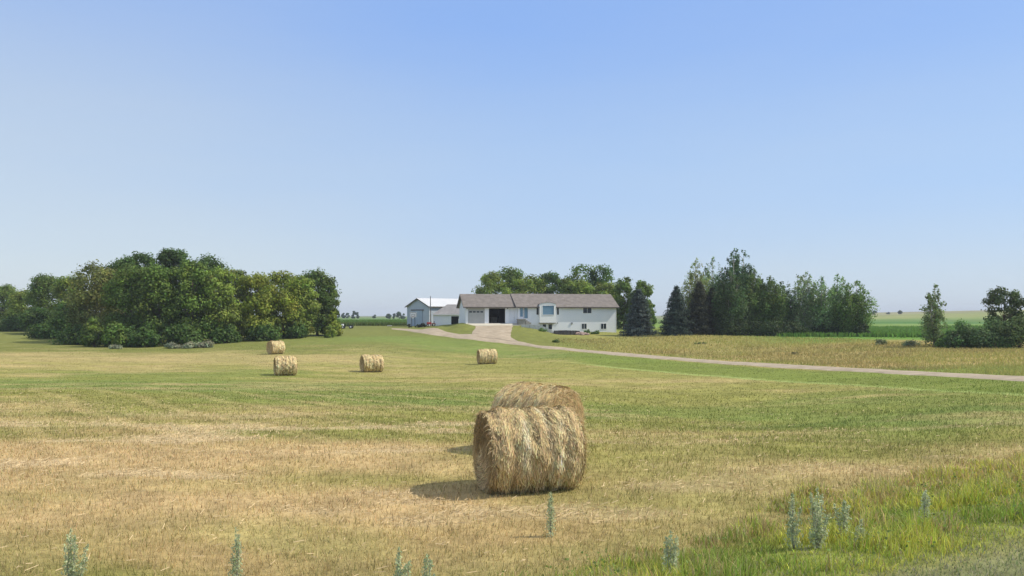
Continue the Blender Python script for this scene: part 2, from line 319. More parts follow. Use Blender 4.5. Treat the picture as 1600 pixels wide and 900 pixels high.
def field_col(x, y):
    d = np.maximum(y, 4.0)+0*x; u = np.clip(x/d, -1.2, 1.2)
    # warp so the zone edges wander
    wob = (fbm(x, y, 9.0, 4, 21)-0.5); wob2 = (fbm(x, y, 14.0, 4, 37)-0.5)
    lu = u*2.4+wob2*0.35; lv = np.log(d)*3.4+wob*0.7
    W = 0; C = 0
    for p, dd, r, g, b in _cc:
        q = ((lu-(p-800)/F*2.4)**2+(lv-np.log(dd)*3.4)**2+0.02)**-2.2
        W = W+q; C = C+q[..., None]*np.array([r, g, b])
    C = C/W[..., None]
    near = 1-sstep(70, 130, d)
    n1 = fbm(x*0.5+y*0.15, y*1.15, 3.0, 5, 3); n2 = fbm(x, y*1.3, 0.7, 4, 9)
    k = np.clip((n1-0.5)*3.2, -1, 1)*near
    st = np.array(STRAW); gr = np.array([.24, .24, .06])
    C = C+(st-C)*(np.clip(k, 0, 1)*0.55)[..., None]+(gr-C)*(np.clip(-k, 0, 1)*0.6)[..., None]
    C = C*(1+(n2-0.5)*0.5*near)[..., None]
    # mowing passes: bands of longer green and bare straw following the swathe lines
    q = (x*0.30+y*0.95)+(x*x)*.004; band = np.sin(q*2*pi/5.2+(fbm(x, y, 12, 3, 77)-0.5)*5)
    k2 = np.clip(band, -1, 1)*0.10*sstep(17, 26, d)*(1-sstep(85, 105, d))*fbm(x, y, 18, 2, 78)
    # raked swathe trails left of centre and pale litter patches
    tr = np.abs(((x*0.80+y*0.60)/2.9+(fbm(x, y, 10, 2, 80)-.5)*.8) % 1-.5)*2; trk = sstep(.72, .95, tr)*sstep(15, 22, d)*(1-sstep(42, 55, d))*(1-sstep(-8, 4, x))
    C = C+(np.array([.56, .43, .21])-C)*(trk*.38)[..., None]; trd = sstep(.50, .62, tr)*(1-sstep(.68, .8, tr))*sstep(15, 22, d)*(1-sstep(42, 55, d))*(1-sstep(-8, 4, x)); C = C*(1-trd*.20)[..., None]
    lit = sstep(.56, .70, fbm(x*.45+y*.1, y*1.1, 1.6, 4, 66))*sstep(8, 10, d)*(1-sstep(24, 34, d))*(1-.75*sstep(-2, 5, x)); C = C+(np.array([.64, .51, .31])-C)*(lit*.55)[..., None]
    C = C*(1+k2*0.6)[..., None]+(np.array([.03, .0, -.01])*k2[..., None])
    n3 = fbm(x, y, 40, 4, 55); far = sstep(100, 180, d); C = C*(1+(n3-0.5)*0.5*far)[..., None]
    by = np.interp(x, MOW[:, 0], MOW[:, 1]); gap = y-by+(fbm(x, y, 3, 2, 63)-.5)*.8; inr = sstep(4.5, 9, x)*(1-sstep(60, 90, x))
    up_ = sstep(0, .5, gap)*(1-sstep(22, 30, gap))*inr; band_ = sstep(-2.6, -1.6, gap)*(1-sstep(-.1, .4, gap))*inr
    C = C+(np.array([.165, .215, .045])*(0.8+.4*fbm(x*.4, y*1.2, 4, 3, 29))[..., None]-C)*(up_*.85)[..., None]
    C = C+(np.array([.30, .37, .115])-C)*(band_*.85)[..., None]
    # verge and shoulder along the road
    s = s_of(x, y)+(fbm(x, y, 1.5, 3, 91)-0.5)*0.9
    verge = sstep(4.2, 4.9, s)*(1-sstep(6.4, 7.6, s))
    vg = np.array([.24, .27, .06])*(0.5+.9*fbm(x, y, 0.6, 4, 13))[..., None]
    C = C*(1-verge[..., None])+vg*verge[..., None]
    sh = 1-sstep(4.0, 4.8, s)
    gshould = np.array([.23, .24, .11])*(0.65+0.7*fbm(x, y, 0.35, 4, 19))[..., None]
    C = C*(1-sh[..., None])+gshould*sh[..., None]
    return np.clip(C, 0.01, 0.8)

def axis(n, c, fine, lim_lo, lim_hi):
    a = np.sinh(np.linspace(-1, 1, n)*8.2); a = a/a.max()
    v = c+np.where(a < 0, a*(c-lim_lo), a*(lim_hi-c))+np.linspace(-1, 1, n)*fine*n/2
    return v
xs = axis(440, 2, 0.25, -4500, 4500); ys0 = np.concatenate([-np.geomspace(400, 1, 14), np.geomspace(2, 190, 520), np.geomspace(196, 6000, 130)])
GX, GY = np.meshgrid(xs, ys0); GZ = zg(GX, GY)
nx, ny = len(xs), len(ys0)
idx = np.arange(nx*ny).reshape(ny, nx)
Fg = np.stack([idx[:-1, :-1].ravel(), idx[:-1, 1:].ravel(), idx[1:, 1:].ravel(), idx[1:, :-1].ravel()], 1)
GC = field_col(GX, GY).reshape(-1, 3)
def ground_mat():
    m, nt, b = new_mat('field_ground'); N = nt.nodes; L = nt.links
    at = N.new('ShaderNodeAttribute'); at.attribute_name = 'col'
    tc = N.new('ShaderNodeTexCoord')
    mp = N.new('ShaderNodeMapping'); mp.inputs['Scale'].default_value = (1, 1, 1); L.new(tc.outputs['Object'], mp.inputs['Vector'])
    a = N.new('ShaderNodeTexNoise'); a.inputs['Scale'].default_value = 5.0; a.inputs['Detail'].default_value = 10; a.inputs['Roughness'].default_value = 0.75
    L.new(mp.outputs[0], a.inputs['Vector'])
    c = N.new('ShaderNodeTexNoise'); c.inputs['Scale'].default_value = 0.9; c.inputs['Detail'].default_value = 9; c.inputs['Roughness'].default_value = 0.7
    L.new(mp.outputs[0], c.inputs['Vector'])
    mr = N.new('ShaderNodeMapRange'); mr.inputs[1].default_value = 0.3; mr.inputs[2].default_value = 0.7; mr.inputs[3].default_value = 0.66; mr.inputs[4].default_value = 1.3
    L.new(a.outputs['Fac'], mr.inputs[0])
    mr2 = N.new('ShaderNodeMapRange'); mr2.inputs[1].default_value = 0.3; mr2.inputs[2].default_value = 0.7; mr2.inputs[3].default_value = 0.8; mr2.inputs[4].default_value = 1.2
    L.new(c.outputs['Fac'], mr2.inputs[0])
    mu = N.new('ShaderNodeMath'); mu.operation = 'MULTIPLY'; L.new(mr.outputs[0], mu.inputs[0]); L.new(mr2.outputs[0], mu.inputs[1])
    v = N.new('ShaderNodeVectorMath'); v.operation = 'SCALE'; L.new(at.outputs['Color'], v.inputs[0]); L.new(mu.outputs[0], v.inputs['Scale'])
    L.new(v.outputs[0], b.inputs['Base Color']); b.inputs['Roughness'].default_value = 0.95; b.inputs['Specular IOR Level'].default_value = 0.05
    bp = N.new('ShaderNodeBump'); bp.inputs['Strength'].default_value = 0.8; bp.inputs['Distance'].default_value = 0.06
    L.new(a.outputs['Fac'], bp.inputs['Height']); L.new(bp.outputs['Normal'], b.inputs['Normal'])
    return m
M['ground'] = ground_mat()
g = np_mesh('ground', np.stack([GX.ravel(), GY.ravel(), GZ.ravel()], 1), Fg, GC, M['ground'], smooth=True)
tag(g, kind='structure')

# ---------------------------------------------------------------- ribbons: driveway, road
def smooth_poly(pts, n=12):
    P = [pts[0]]+list(pts)+[pts[-1]]; out = []
    for i in range(1, len(P)-2):
        p0, p1, p2, p3 = [np.array(q, float) for q in P[i-1:i+3]]
        for k in range(n):
            t = k/n; out.append(0.5*((2*p1)+(-p0+p2)*t+(2*p0-5*p1+4*p2-p3)*t*t+(-p0+3*p1-3*p2+p3)*t**3))
    out.append(np.array(pts[-1], float)); return np.array(out)
def ribbon(name, pts, halfw, mat, lift=0.05, m=8, n=12, wob=0.25):
    C = smooth_poly(pts, n); T = np.gradient(C[:, :2], axis=0); T /= np.linalg.norm(T, axis=1)[:, None]; Nn = np.stack([-T[:, 1], T[:, 0]], 1)
    hw = C[:, 2] if C.shape[1] > 2 else np.full(len(C), halfw)
    V = []; 
    for j in range(m+1):
        t = j/m*2-1; e = 1 if abs(t) == 1 else 0
        off = hw*t+e*(fbm(C[:, 0], C[:, 1]+t*50, 3.0, 3, 8)-0.5)*wob*2
        P = C[:, :2]+Nn*off[:, None]; crown = 0.05*(1-t*t)
        V.append(np.stack([P[:, 0], P[:, 1], zg(P[:, 0], P[:, 1])+lift+crown-(0.04 if e else 0)], 1))
    V = np.stack(V, 1); r, c = V.shape[:2]; ii = np.arange(r*c).reshape(r, c)
    Fq = np.stack([ii[:-1, :-1].ravel(), ii[:-1, 1:].ravel(), ii[1:, 1:].ravel(), ii[1:, :-1].ravel()], 1)
    o = np_mesh(name, V.reshape(-1, 3), Fq, None, mat, smooth=True); tag(o, kind='structure'); return o
M['gravel'] = noisy('driveway_gravel', (.29, .235, .165), (.45, .37, .27), .9, 0.95, 0.5, bscale=25, detail=10)
M['asphalt'] = noisy('road_asphalt', (.05, .05, .052), (.085, .083, .08), 3, 0.9, 0.4, bscale=60)
def P3(px, d, hw): x, y = XY(px, d); return (x, y, hw)
def strip(name, A, B, mat, lift=0.05, m=8, wob=0.2, n=8, seed=8):
    A = smooth_poly(A, n); B = smooth_poly(B, n); V = []
    for j in range(m+1):
        t = j/m; P = A*(1-t)+B*t; e = j in (0, m)
        if e: D_ = (B-A)/(np.linalg.norm(B-A, axis=1)[:, None]+1e-6); P = P+D_*((fbm(P[:, 0], P[:, 1], 1.7, 3, seed)-.5)*wob*2)[:, None]
        V.append(np.stack([P[:, 0], P[:, 1], zg(P[:, 0], P[:, 1])+lift+0.04*(1-(2*t-1)**2)-(0.05 if e else 0)], 1))
    V = np.stack(V, 1); r, c = V.shape[:2]; ii = np.arange(r*c).reshape(r, c)
    Fq = np.stack([ii[:-1, :-1].ravel(), ii[:-1, 1:].ravel(), ii[1:, 1:].ravel(), ii[1:, :-1].ravel()], 1)
    o = np_mesh(name, V.reshape(-1, 3), Fq, None, mat, smooth=True); tag(o, kind='structure'); return o
ext = [(34.0, 38.5), (45.0, 30.0)]
dirv = DCEN[-1]-DCEN[-2]; dirv /= np.linalg.norm(dirv); nrm = np.array([-dirv[1], dirv[0]])
XT = [DCEN[-1]+dirv*q+nrm*1.7 for q in (6, 14, 24)]; XB = [DCEN[-1]+dirv*q-nrm*1.7 for q in (6, 14, 24)]
strip('driveway', np.concatenate([DTOP, XT]), np.concatenate([DBOT, XB]), M['gravel'])
FL = [(741,509.4),(743.5,511),(742,515),(738,519),(737,522.5),(745,527)]; FR = [(801,509.4),(800,511),(799,516),(798.5,521),(800,528),(812,534.5)]
strip('forecourt', np.array([hit(*p) for p in FL]), np.array([hit(*p) for p in FR]), M['gravel'], 0.09, m=12, wob=.25)
def along(s, t): return (RN[0]*s+RD[0]*t, RN[1]*s+RD[1]*t)
rp = [(*along(-0.8, t), 3.6) for t in (-300, -200, -120, -60, -30, 0, 30, 60, 120, 200, 300)]
ribbon('road', rp, 3.6, M['asphalt'], 0.05, m=6, n=20, wob=0.1)

# ---------------------------------------------------------------- grasses
def blades(P, h, wd, col, lean=0.35, tip=None, seg=1, az=None):
    """triangular / bent blades rooted at P (n,3)"""
    n = len(P); a = rng.uniform(0, 2*pi, n) if az is None else az
    side = np.stack([np.cos(a), np.sin(a), np.zeros(n)], 1)*wd[:, None]/2
    b = rng.uniform(0, 2*pi, n); ln = rng.uniform(0.05, 1, n)*lean
    tipv = np.stack([np.cos(b)*ln, np.sin(b)*ln, np.ones(n)*np.sqrt(np.maximum(0.05, 1-ln*ln))], 1)*h[:, None]
    if tip is None: tip = col*1.12
    if seg == 1:
        V = np.stack([P-side, P+side, P+tipv], 1).reshape(-1, 3); Fq = np.arange(3*n).reshape(n, 3)
        C = np.stack([col, col, tip], 1).reshape(-1, 3); return V, [Fq], C
    mid = P+tipv*np.array([.35, .35, .58])
    V = np.stack([P-side, P+side, mid+side*0.8, mid-side*0.8, P+tipv], 1).reshape(-1, 3)
    i0 = np.arange(n)*5; Fq = np.stack([i0, i0+1, i0+2, i0+3], 1); Ft = np.stack([i0+3, i0+2, i0+4], 1)
    C = np.stack([col, col, col, col, tip], 1).reshape(-1, 3); return V, [Fq, Ft], C
def orient_quads(P, Nrm, size, roll=None, aspect=1.0):
    n = len(P); Nrm = Nrm/np.linalg.norm(Nrm, axis=1)[:, None]
    r = rng.normal(size=(n, 3)); U = np.cross(Nrm, r); U /= np.linalg.norm(U, axis=1)[:, None]+1e-9; Vv = np.cross(Nrm, U)
    s = size[:, None]/2
    V = np.stack([P-U*s-Vv*s*aspect*0.6, P+U*s*0.7-Vv*s*aspect, P+U*s+Vv*s*aspect*0.7, P-U*s*0.6+Vv*s*aspect], 1)
    return V.reshape(-1, 3), np.arange(4*n).reshape(n, 4)
def jitcol(C, a=0.2, hue=0.06):
    n = len(C); return np.clip(C*(1+rng.normal(0, a, n))[:, None]*(1+rng.normal(0, hue, (n, 3))), 0.01, 0.85)
DRIVE = smooth_poly(np.concatenate([DCEN, [DCEN[-1]+dirv*12, DCEN[-1]+dirv*24]]), 8)
def near_drive(x, y, r):
    out = np.zeros(len(x), bool)
    for p in DRIVE: out |= (x-p[0])**2+(y-p[1])**2 < r*r
    cx, cy = XY(772, 128); return out | ((np.abs(x-cx) < 4.0) & (y > 118) & (y < 137))
def polar_pts(n, d0, d1, u=0.80):
    d = np.exp(rng.uniform(np.log(d0), np.log(d1), n)); return rng.uniform(-u, u, n)*d, d
# stubble and cut hay grass
x, y = polar_pts(330000, 6.0, 105, 0.78)
s = s_of(x, y); keep = (s > 6.0) & ~near_drive(x, y, 1.9); x, y = x[keep], y[keep]
C = field_col(x, y); pale = fbm(x*.45+y*.1, y*1.1, 1.6, 4, 66)
clump = fbm(x, y, 0.45, 3, 44)
h = rng.uniform(0.04, 0.13, len(x))*(0.6+0.9*clump)*(1-0.45*sstep(30, 60, y)); wd = np.maximum(0.006, 0.0009*y)*rng.uniform(0.6, 1.4, len(x))
mid_ = sstep(18, 45, y); C = jitcol(C*1.06, 0.18, 0.05)*(1-.65*mid_)[:, None]+(C*1.04)*(.65*mid_)[:, None]
isp = (rng.random(len(x)) < (0.13+0.5*sstep(0.56, 0.70, pale))*(1-.85*mid_)) & (C[:, 0] > C[:, 1]*1.08)
C[isp] = np.array([.64, .49, .27])*rng.uniform(0.75, 1.15, (isp.sum(), 1))
isg = (rng.random(len(x)) < 0.13*(1-.7*mid_)) & ~isp; C[isg] = C[isg]*0.45+np.array([.17, .23, .05])*0.55
isb = rng.random(len(x)) < 0.06*(1-mid_); C[isb] *= 0.55
P = np.stack([x, y, zg(x, y)-0.01], 1)
V, Fq, Cc = blades(P, h, wd, C, 0.75)
tag(np_mesh('stubble_grass', V, Fq, Cc, M['blade']), 'cut straw coloured hay stubble and short green regrowth over the whole field', 'stubble', kind='stuff')
# loose straw lying flat
x, y = polar_pts(62000, 7, 45, 0.75); s = s_of(x, y)
pale = fbm(x*.45+y*.1, y*1.1, 1.6, 4, 66); keep = (s > 8) & (rng.random(len(x)) < 0.04+0.9*sstep(0.55, 0.68, pale)*(1-.75*sstep(-1, 4, x))*(1-.7*sstep(22, 34, y))); x, y = x[keep], y[keep]
n = len(x); a = rng.uniform(0, pi, n); L_ = rng.uniform(0.05, 0.16, n); dx = np.cos(a)*L_; dy = np.sin(a)*L_; wv = np.maximum(0.0025, 0.0003*y)
z = zg(x, y)+rng.uniform(0.02, 0.07, n); up = rng.uniform(-0.03, 0.05, n)
V = np.stack([np.stack([x-dx/2+dy/L_*wv, y-dy/2-dx/L_*wv, z], 1), np.stack([x-dx/2-dy/L_*wv, y-dy/2+dx/L_*wv, z+.008], 1), np.stack([x+dx/2-dy/L_*wv, y+dy/2+dx/L_*wv, z+up+.008], 1), np.stack([x+dx/2+dy/L_*wv, y+dy/2-dx/L_*wv, z+up], 1)], 1).reshape(-1, 3)
C = np.repeat(np.array([.59, .46, .265])*rng.uniform(0.65, 1.2, (n, 1)), 4, 0)
tag(np_mesh('loose_straw', V, np.arange(4*n).reshape(n, 4), C, M['straw']), 'pale loose straw litter left lying between the stubble', 'straw', kind='stuff')
# ditch grass
n = 260000; t = rng.uniform(-10, 32, n); sv_ = rng.uniform(4.2, 9.5, n)
x = RN[0]*sv_+RD[0]*t; y = RN[1]*sv_+RD[1]*t; keep = (y > 3) & (np.abs(x) < 0.85*y+2)
x, y, sv_ = x[keep], y[keep], sv_[keep]
big = fbm(x, y, 2.6, 4, 101); cl = fbm(x, y, 0.55, 3, 103); right = sstep(-3.5, 7, x)
inner = 6.9+.8*right+(big-.5)*4.0+(cl-.5)*1.6
edge = sstep(4.2, 5.1, sv_)*(1-sstep(-.5, .9, sv_-inner))
keep = rng.random(len(x)) < (0.55+.6*sstep(.3, .65, cl))*edge*(.4+.6*right)*np.clip(12/y, .2, 1)
x, y, big, cl, edge, sv_ = [q[keep] for q in (x, y, big, cl, edge, sv_)]
h = (0.06+.21*sstep(.35, .75, cl)*(.5+big))*np.maximum(edge, .25)*rng.uniform(.4, 1.3, len(x))*(.75+.35*sstep(0, 8, x)); wd = np.maximum(0.008, 0.0009*y)*rng.uniform(.6, 1.7, len(x))
kind = fbm(x, y, 1.3, 3, 113)+.35*(fbm(x, y, .35, 2, 117)-.5)+rng.normal(0, .06, len(x))
C = np.where((kind < .44)[:, None], np.array([.28, .37, .07]), np.where((kind < .54)[:, None], np.array([.40, .48, .08]), np.array([.54, .55, .10])))
dry = rng.random(len(x)) < .10+.45*sstep(.46, .62, fbm(x, y, 1.9, 3, 131)+.10*(sv_-6.2)); C[dry] = np.array([.52, .42, .2])
C = jitcol(C, .25, .08)
V, Fq, Cc = blades(np.stack([x, y, zg(x, y)-0.01], 1), h, wd, C, 0.8, seg=2)
tag(np_mesh('verge_grass', V, Fq, Cc, M['blade']), 'taller bright green and tan grass growing in the road ditch', 'grass', kind='stuff')
# broad leafed weeds among the verge grass
n = 9000; t = rng.uniform(-6, 28, n); q = rng.uniform(4.6, 7.4, n); x = RN[0]*q+RD[0]*t; y = RN[1]*q+RD[1]*t
keep = (y > 4) & (fbm(x, y, .8, 3, 171) > .55) & (x > -1); x, y = x[keep], y[keep]; n = len(x)
P = np.stack([x, y, zg(x, y)+rng.uniform(.03, .28, n)], 1); V, Fq = orient_quads(P, rng.normal(0, .6, (n, 3))+np.array([0, 0, 1]), rng.uniform(.012, .035, n))
C = jitcol(np.tile(np.array([.20, .27, .07]), (n, 1)), .25, .07)
tag(np_mesh('leafy_weeds', V, Fq, np.repeat(C, 4, 0), M['leaf']), 'low broad leafed weeds mixed into the ditch grass', 'weeds', kind='stuff')
# mown shoulder
n = 150000; t = rng.uniform(-4, 26, n); q = rng.uniform(2.6, 5.9, n); x = RN[0]*q+RD[0]*t; y = RN[1]*q+RD[1]*t
keep = (y > 4) & (rng.random(n) < 0.25+fbm(x, y, 0.5, 3, 151)); x, y = x[keep], y[keep]
C = jitcol(np.where((q[keep] > 4.6)[:, None], np.array([.29, .35, .075]), np.array([.26, .30, .12])), 0.22, 0.06); dry = rng.random(len(x)) < .35; C[dry] = np.array([.40, .36, .25])*rng.uniform(.8, 1.1, (dry.sum(), 1))
V, Fq, Cc = blades(np.stack([x, y, zg(x, y)-0.005], 1), rng.uniform(.02, .07, len(x)), np.full(len(x), .012), C, 0.8)
tag(np_mesh('shoulder_grass', V, Fq, Cc, M['blade']), 'short grey green mown grass on the gravelly road shoulder', 'grass', kind='stuff')
# uncut prairie grass beyond the driveway
def drive_side(x, y):
    # distance beyond the driveway measured along y
    dx = DRIVE[:, 0]; dy = DRIVE[:, 1]; o = np.argsort(dx); return y-np.interp(x, dx[o], dy[o])
n = 150000; x = rng.uniform(5, 95, n); y = rng.uniform(40, 134, n)
ds = drive_side(x, y); px = 800+F*x/y
lim = np.interp(px, [860, 1000, 1230, 1330, 1440, 1600, 1800], [124, 131, 123, 117, 100, 91, 86])
keep = (ds > 3.0+fbm(x, y, 3, 3, 7)*1.5) & (y < lim) & (px > 862+(y-110)*0.4) & (px < 1950) & (rng.random(n) < np.clip(70/y, 0.3, 1)); x, y, ds = x[keep], y[keep], ds[keep]
k = fbm(x, y, 5, 4, 17); k2 = fbm(x, y*0.5, 9, 3, 71)
h = rng.uniform(.10, .38, len(x))*(0.45+1.0*k)*(0.45+0.55*sstep(3, 12, ds)); wd = 0.0010*y*rng.uniform(.7, 1.5, len(x))
cA = np.array([.50, .43, .15]); cB = np.array([.42, .30, .14]); cC = np.array([.33, .37, .09])
kk = .8*sstep(0.46, 0.66, k2)[:, None]; C = cA*(1-kk)+cB*kk; gm = (1-sstep(4, 14, ds+8*(k-.5)))[:, None]*0.8+.2*sstep(.5, .62, fbm(x, y, 6, 3, 83))[:, None]; gm = np.clip(gm+.25, 0, 1); C = C*(1-gm)+cC*gm
C = jitcol(C, .10, .04); V, Fq, Cc = blades(np.stack([x, y, zg(x, y)-.02], 1), h, wd, C, .6, tip=C*1.05)
tag(np_mesh('prairie_grass', V, Fq, Cc, M['blade']), 'tall uncut reddish tan grass between the driveway and the trees', 'grass', kind='stuff')
# crops
def crop(name, label, pxr, dr, n, hh, c, row=None):
    d = rng.uniform(*dr, n); p = rng.uniform(*pxr, n); x = (p-800)/F*d; y = d
    if row: y = np.round(y/row)*row+rng.normal(0, .08, n)
    h = rng.uniform(.6, 1.0, n)*hh*(0.85+.3*fbm(x, y, 6, 3, 3)); wd = rng.uniform(.12, .3, n)
    C = jitcol(np.tile(np.array(c), (n, 1)), .18, .05)
    V, Fq, Cc = blades(np.stack([x, y, zg(x, y)-.02], 1), h, wd, C, .45, seg=2)
    tag(np_mesh(name, V, Fq, Cc, M['leaf']), label, 'crop', kind='stuff')
crop('maize_crop', 'bright green maize rows behind the poplars on the right', (1215, 1900), (124, 205), 56000, .9, (.15, .27, .055), 0.76*3)
crop('green_crop', 'green crop field reaching the horizon left of the metal shed', (420, 720), (195, 330), 30000, .9, (.12, .21, .04), 1.5)
crop('weed_fringe', 'rank green weeds along the back edge of the lawn', (470, 636), (183, 192), 9000, .9, (.12, .17, .04))

# ---------------------------------------------------------------- trees
def crown_from_clusters(name, cents, rads, per, leaf, base, parent, flat=0.8, hv=0.22, mat='leaf', spread=.85):
    PP = []; NN = []; CCc = []; SS = []
    for c, r, m in zip(cents, rads, per):
        v = rng.normal(size=(m, 3)); v /= np.linalg.norm(v, axis=1)[:, None]
        rr = r*(0.35+spread*rng.random(m)**0.8)
        # lumpy
        rr = rr*(1+0.28*np.sin(v[:, 0]*7+c[0]*3)*np.cos(v[:, 2]*6+c[1]*5))
        q = v*rr[:, None]*np.array([1, 1, flat]); PP.append(np.array(c)+q)
        NN.append(v*1.0+rng.normal(0, .42, (m, 3))+np.array([0, 0, .35]))
        cb = np.array(base)*(1+rng.normal(0, hv))*(1+rng.normal(0, .05, 3)); CCc.append(jitcol(np.tile(cb, (m, 1)), .16, .05)); SS.append(rng.uniform(.6, 1.35, m)*leaf)
    P = np.concatenate(PP); V, Fq = orient_quads(P, np.concatenate(NN), np.concatenate(SS), aspect=0.8)
    V[:, 2] = np.maximum(V[:, 2], 0.02)
    return np_mesh(name, V, Fq, np.repeat(np.concatenate(CCc), 4, 0), M[mat], parent)
def trunk_mesh(h, r, cents, parent, bark='bark', lean=0.03, nb=8, h0=0.25):
    mb = MB(); pts = []; k = 7; lx = random.uniform(-lean, lean)*h; ly = random.uniform(-lean, lean)*h
    for i in range(k+1):
        t = i/k; pts.append((lx*t*t+random.uniform(-.04, .04)*r*4, ly*t*t+random.uniform(-.04, .04)*r*4, -0.3+t*(h*0.9+.3)))
    mb.tube(pts, [r*(1.25-1.0*i/k)+0.01 for i in range(k+1)], 7)
    for c in random.sample(list(map(tuple, cents)), min(nb, len(cents))):
        t = max(h0*0.6, min(.8, c[2]/h*0.6)); b = Vector((lx*t*t, ly*t*t, t*h*.9)); e = Vector(c)
        mdp = (b+e)/2+Vector((random.uniform(-.2, .2), random.uniform(-.2, .2), -0.05*(e-b).length))
        mb.tube([b, mdp, e], [r*.42, r*.26, r*.07], 5)
    return mb.build('trunk', M[bark], parent, smooth=True)
def geom(px, d, top):
    x, y = XY(px, d); z = zg(x, y); return x, y, z, (HR-top)*d/F+CZ-z
def broadleaf(px, d, top, wpx, col, label, group=None, low=0.06, nc=40, dens=190, leaf=.30, name='broadleaf_tree', shape=1.0, cr=.17, hv=.24, bark='bark', zlim=None):
    x, y, z, h = geom(px, d, top); wd = wpx*d/F
    root = thing(name, label, 'tree', (x, y, z), 0, group)
    cents = []; rads = []
    zc0 = low*h; ch = h*(1-low); k = 0
    while len(cents) < nc:
        u = rng.random(); a = rng.uniform(0, 2*pi)
        # envelope radius vs height: full in the middle, rounded above
        env = max(.12, 1-(max(0, u-.45)/.6)**2.6)**.5 if u > .45 else (1-((.45-u)/.75)**2)**.5
        rr = (wd/2)*env*(0.35+0.5*math.sqrt(rng.random())); r = wd*cr*rng.uniform(.65, 1.25)
        zz = zc0+r*.6+u*(ch-r*1.5)
        cents.append((rr*cos(a), rr*sin(a), zz)); rads.append(min(r, h*0.2))
    # fixed summit cluster so the height is met
    cents.append((rng.uniform(-.12, .12)*wd, 0, h-wd*cr*.75)); rads.append(wd*cr*.9)
    mr = np.mean(rads); per = [int(dens*(r/mr)**2) for r in rads]
    trunk_mesh(h*.85, max(.1, h*.018), cents, root, bark, nb=8)
    crown_from_clusters('crown', cents, rads, per, leaf, col, root, hv=hv); return root
def poplar(px, d, top, wpx, col, label, group=None, dens=70, leaf=.24, name='poplar_tree', nb=46, low=.06, bark='pale_bark', sparse=1.0, tops=4):
    x, y, z, h = geom(px, d, top); wd = wpx*d/F
    root = thing(name, label, 'tree', (x, y, z), 0, group); mb = MB()
    nst = tops; cents = []; rads = []
    for k in range(nst):
        a = 2*pi*k/nst+rng.uniform(0, 1); hh = h*(1 if k == 0 else rng.uniform(.72, .95)); rr = wd*.5*(0.08 if k == 0 else rng.uniform(.25, .55))
        pts = [(0, 0, -.3), (rr*cos(a)*.3, rr*sin(a)*.3, hh*.25), (rr*cos(a)*.8, rr*sin(a)*.8, hh*.6), (rr*cos(a), rr*sin(a), hh)]
        mb.tube(pts, [h*.014, h*.011, h*.007, .01], 6)
        for j in range(nb):
            t = low+(1-low)*(j+rng.random())/nb; zz = t*hh
            cx = np.interp(t, [0, .25, .6, 1], [p[0] for p in pts]); cy = np.interp(t, [0, .25, .6, 1], [p[1] for p in pts])
            env = np.interp(t, [0, .15, .35, .6, .85, 1], [.6, .95, 1, .85, .5, .08])*wd*.42
            b = rng.uniform(0, 2*pi); q = env*rng.uniform(.2, 1); c = (cx+q*cos(b), cy+q*sin(b), min(zz+q*.5, hh-.1))
            cents.append(c); rads.append(max(.13, wd*.085*rng.uniform(.6, 1.3)*np.interp(t, [0, .5, .8, 1], [1.3, 1, .55, .25])))
            if rng.random() < .5: mb.tube([(cx, cy, zz*0.97), c], [.035, .012], 4)
    mb.build('trunk', M[bark], root, smooth=True)
    mr = np.mean(rads); per = [int(dens*.62*sparse*(r/mr)**1.6)+5 for r in rads]
    crown_from_clusters('crown', cents, rads, per, leaf, col, root, flat=1.5, hv=.2, spread=1.35); return root
def spruce(px, d, top, wpx, col, label, group=None, name='spruce_tree', leaf=.2, ytop=0.0):
    x, y, z, h = geom(px, d, top); wd = wpx*d/F
    root = thing(name, label, 'tree', (x, y, z), 0, group)
    MB().tube([(0, 0, -.3), (0, 0, h*.5), (0, 0, h*.96)], [h*.022, h*.014, .01], 7).build('trunk', M['bark'], root)
    P = []; Nn = []; C = []; lev = int(h/0.30)
    for i in range(lev):
        t = i/lev; zz = .1+t*(h-.2); rad = wd/2*((1-t)**.62)*(0.82+.3*rng.random()) * min(1, .85+t*2.0)
        nb = max(5, int(9+rad*9)); off = rng.uniform(0, 6); zl = zz
        for b in range(nb):
            a = off+2*pi*b/nb+rng.normal(0, .1); L_ = rad*rng.uniform(.55, 1.15); m = int(10+L_*13); zz = zl+rng.uniform(-.28, .28)*(1-t)
            q = L_*rng.random(m)**.55; cb = np.array(col)*(1+rng.normal(0, .18))
            zz_ = zz-0.25*q+0.12*q**2/(L_+.1)+rng.normal(0, .13, m)
            lat = rng.normal(0, .16, m)*(1+.3*q)
            P.append(np.stack([q*cos(a)-lat*sin(a), q*sin(a)+lat*cos(a), zz_], 1))
            Nn.append(np.stack([cos(a)*.5+rng.normal(0, .4, m), sin(a)*.5+rng.normal(0, .4, m), .8+rng.normal(0, .3, m)], 1))
            C.append(jitcol(np.tile(cb, (m, 1)), .15, .04))
    P = np.concatenate(P); P[:, 2] = np.maximum(P[:, 2], .05); n = len(P)
    V, Fq = orient_quads(P, np.concatenate(Nn), rng.uniform(.7, 1.4, n)*leaf, aspect=.7)
    np_mesh('crown', V, Fq, np.repeat(np.concatenate(C), 4, 0), M['leaf'], root); return root
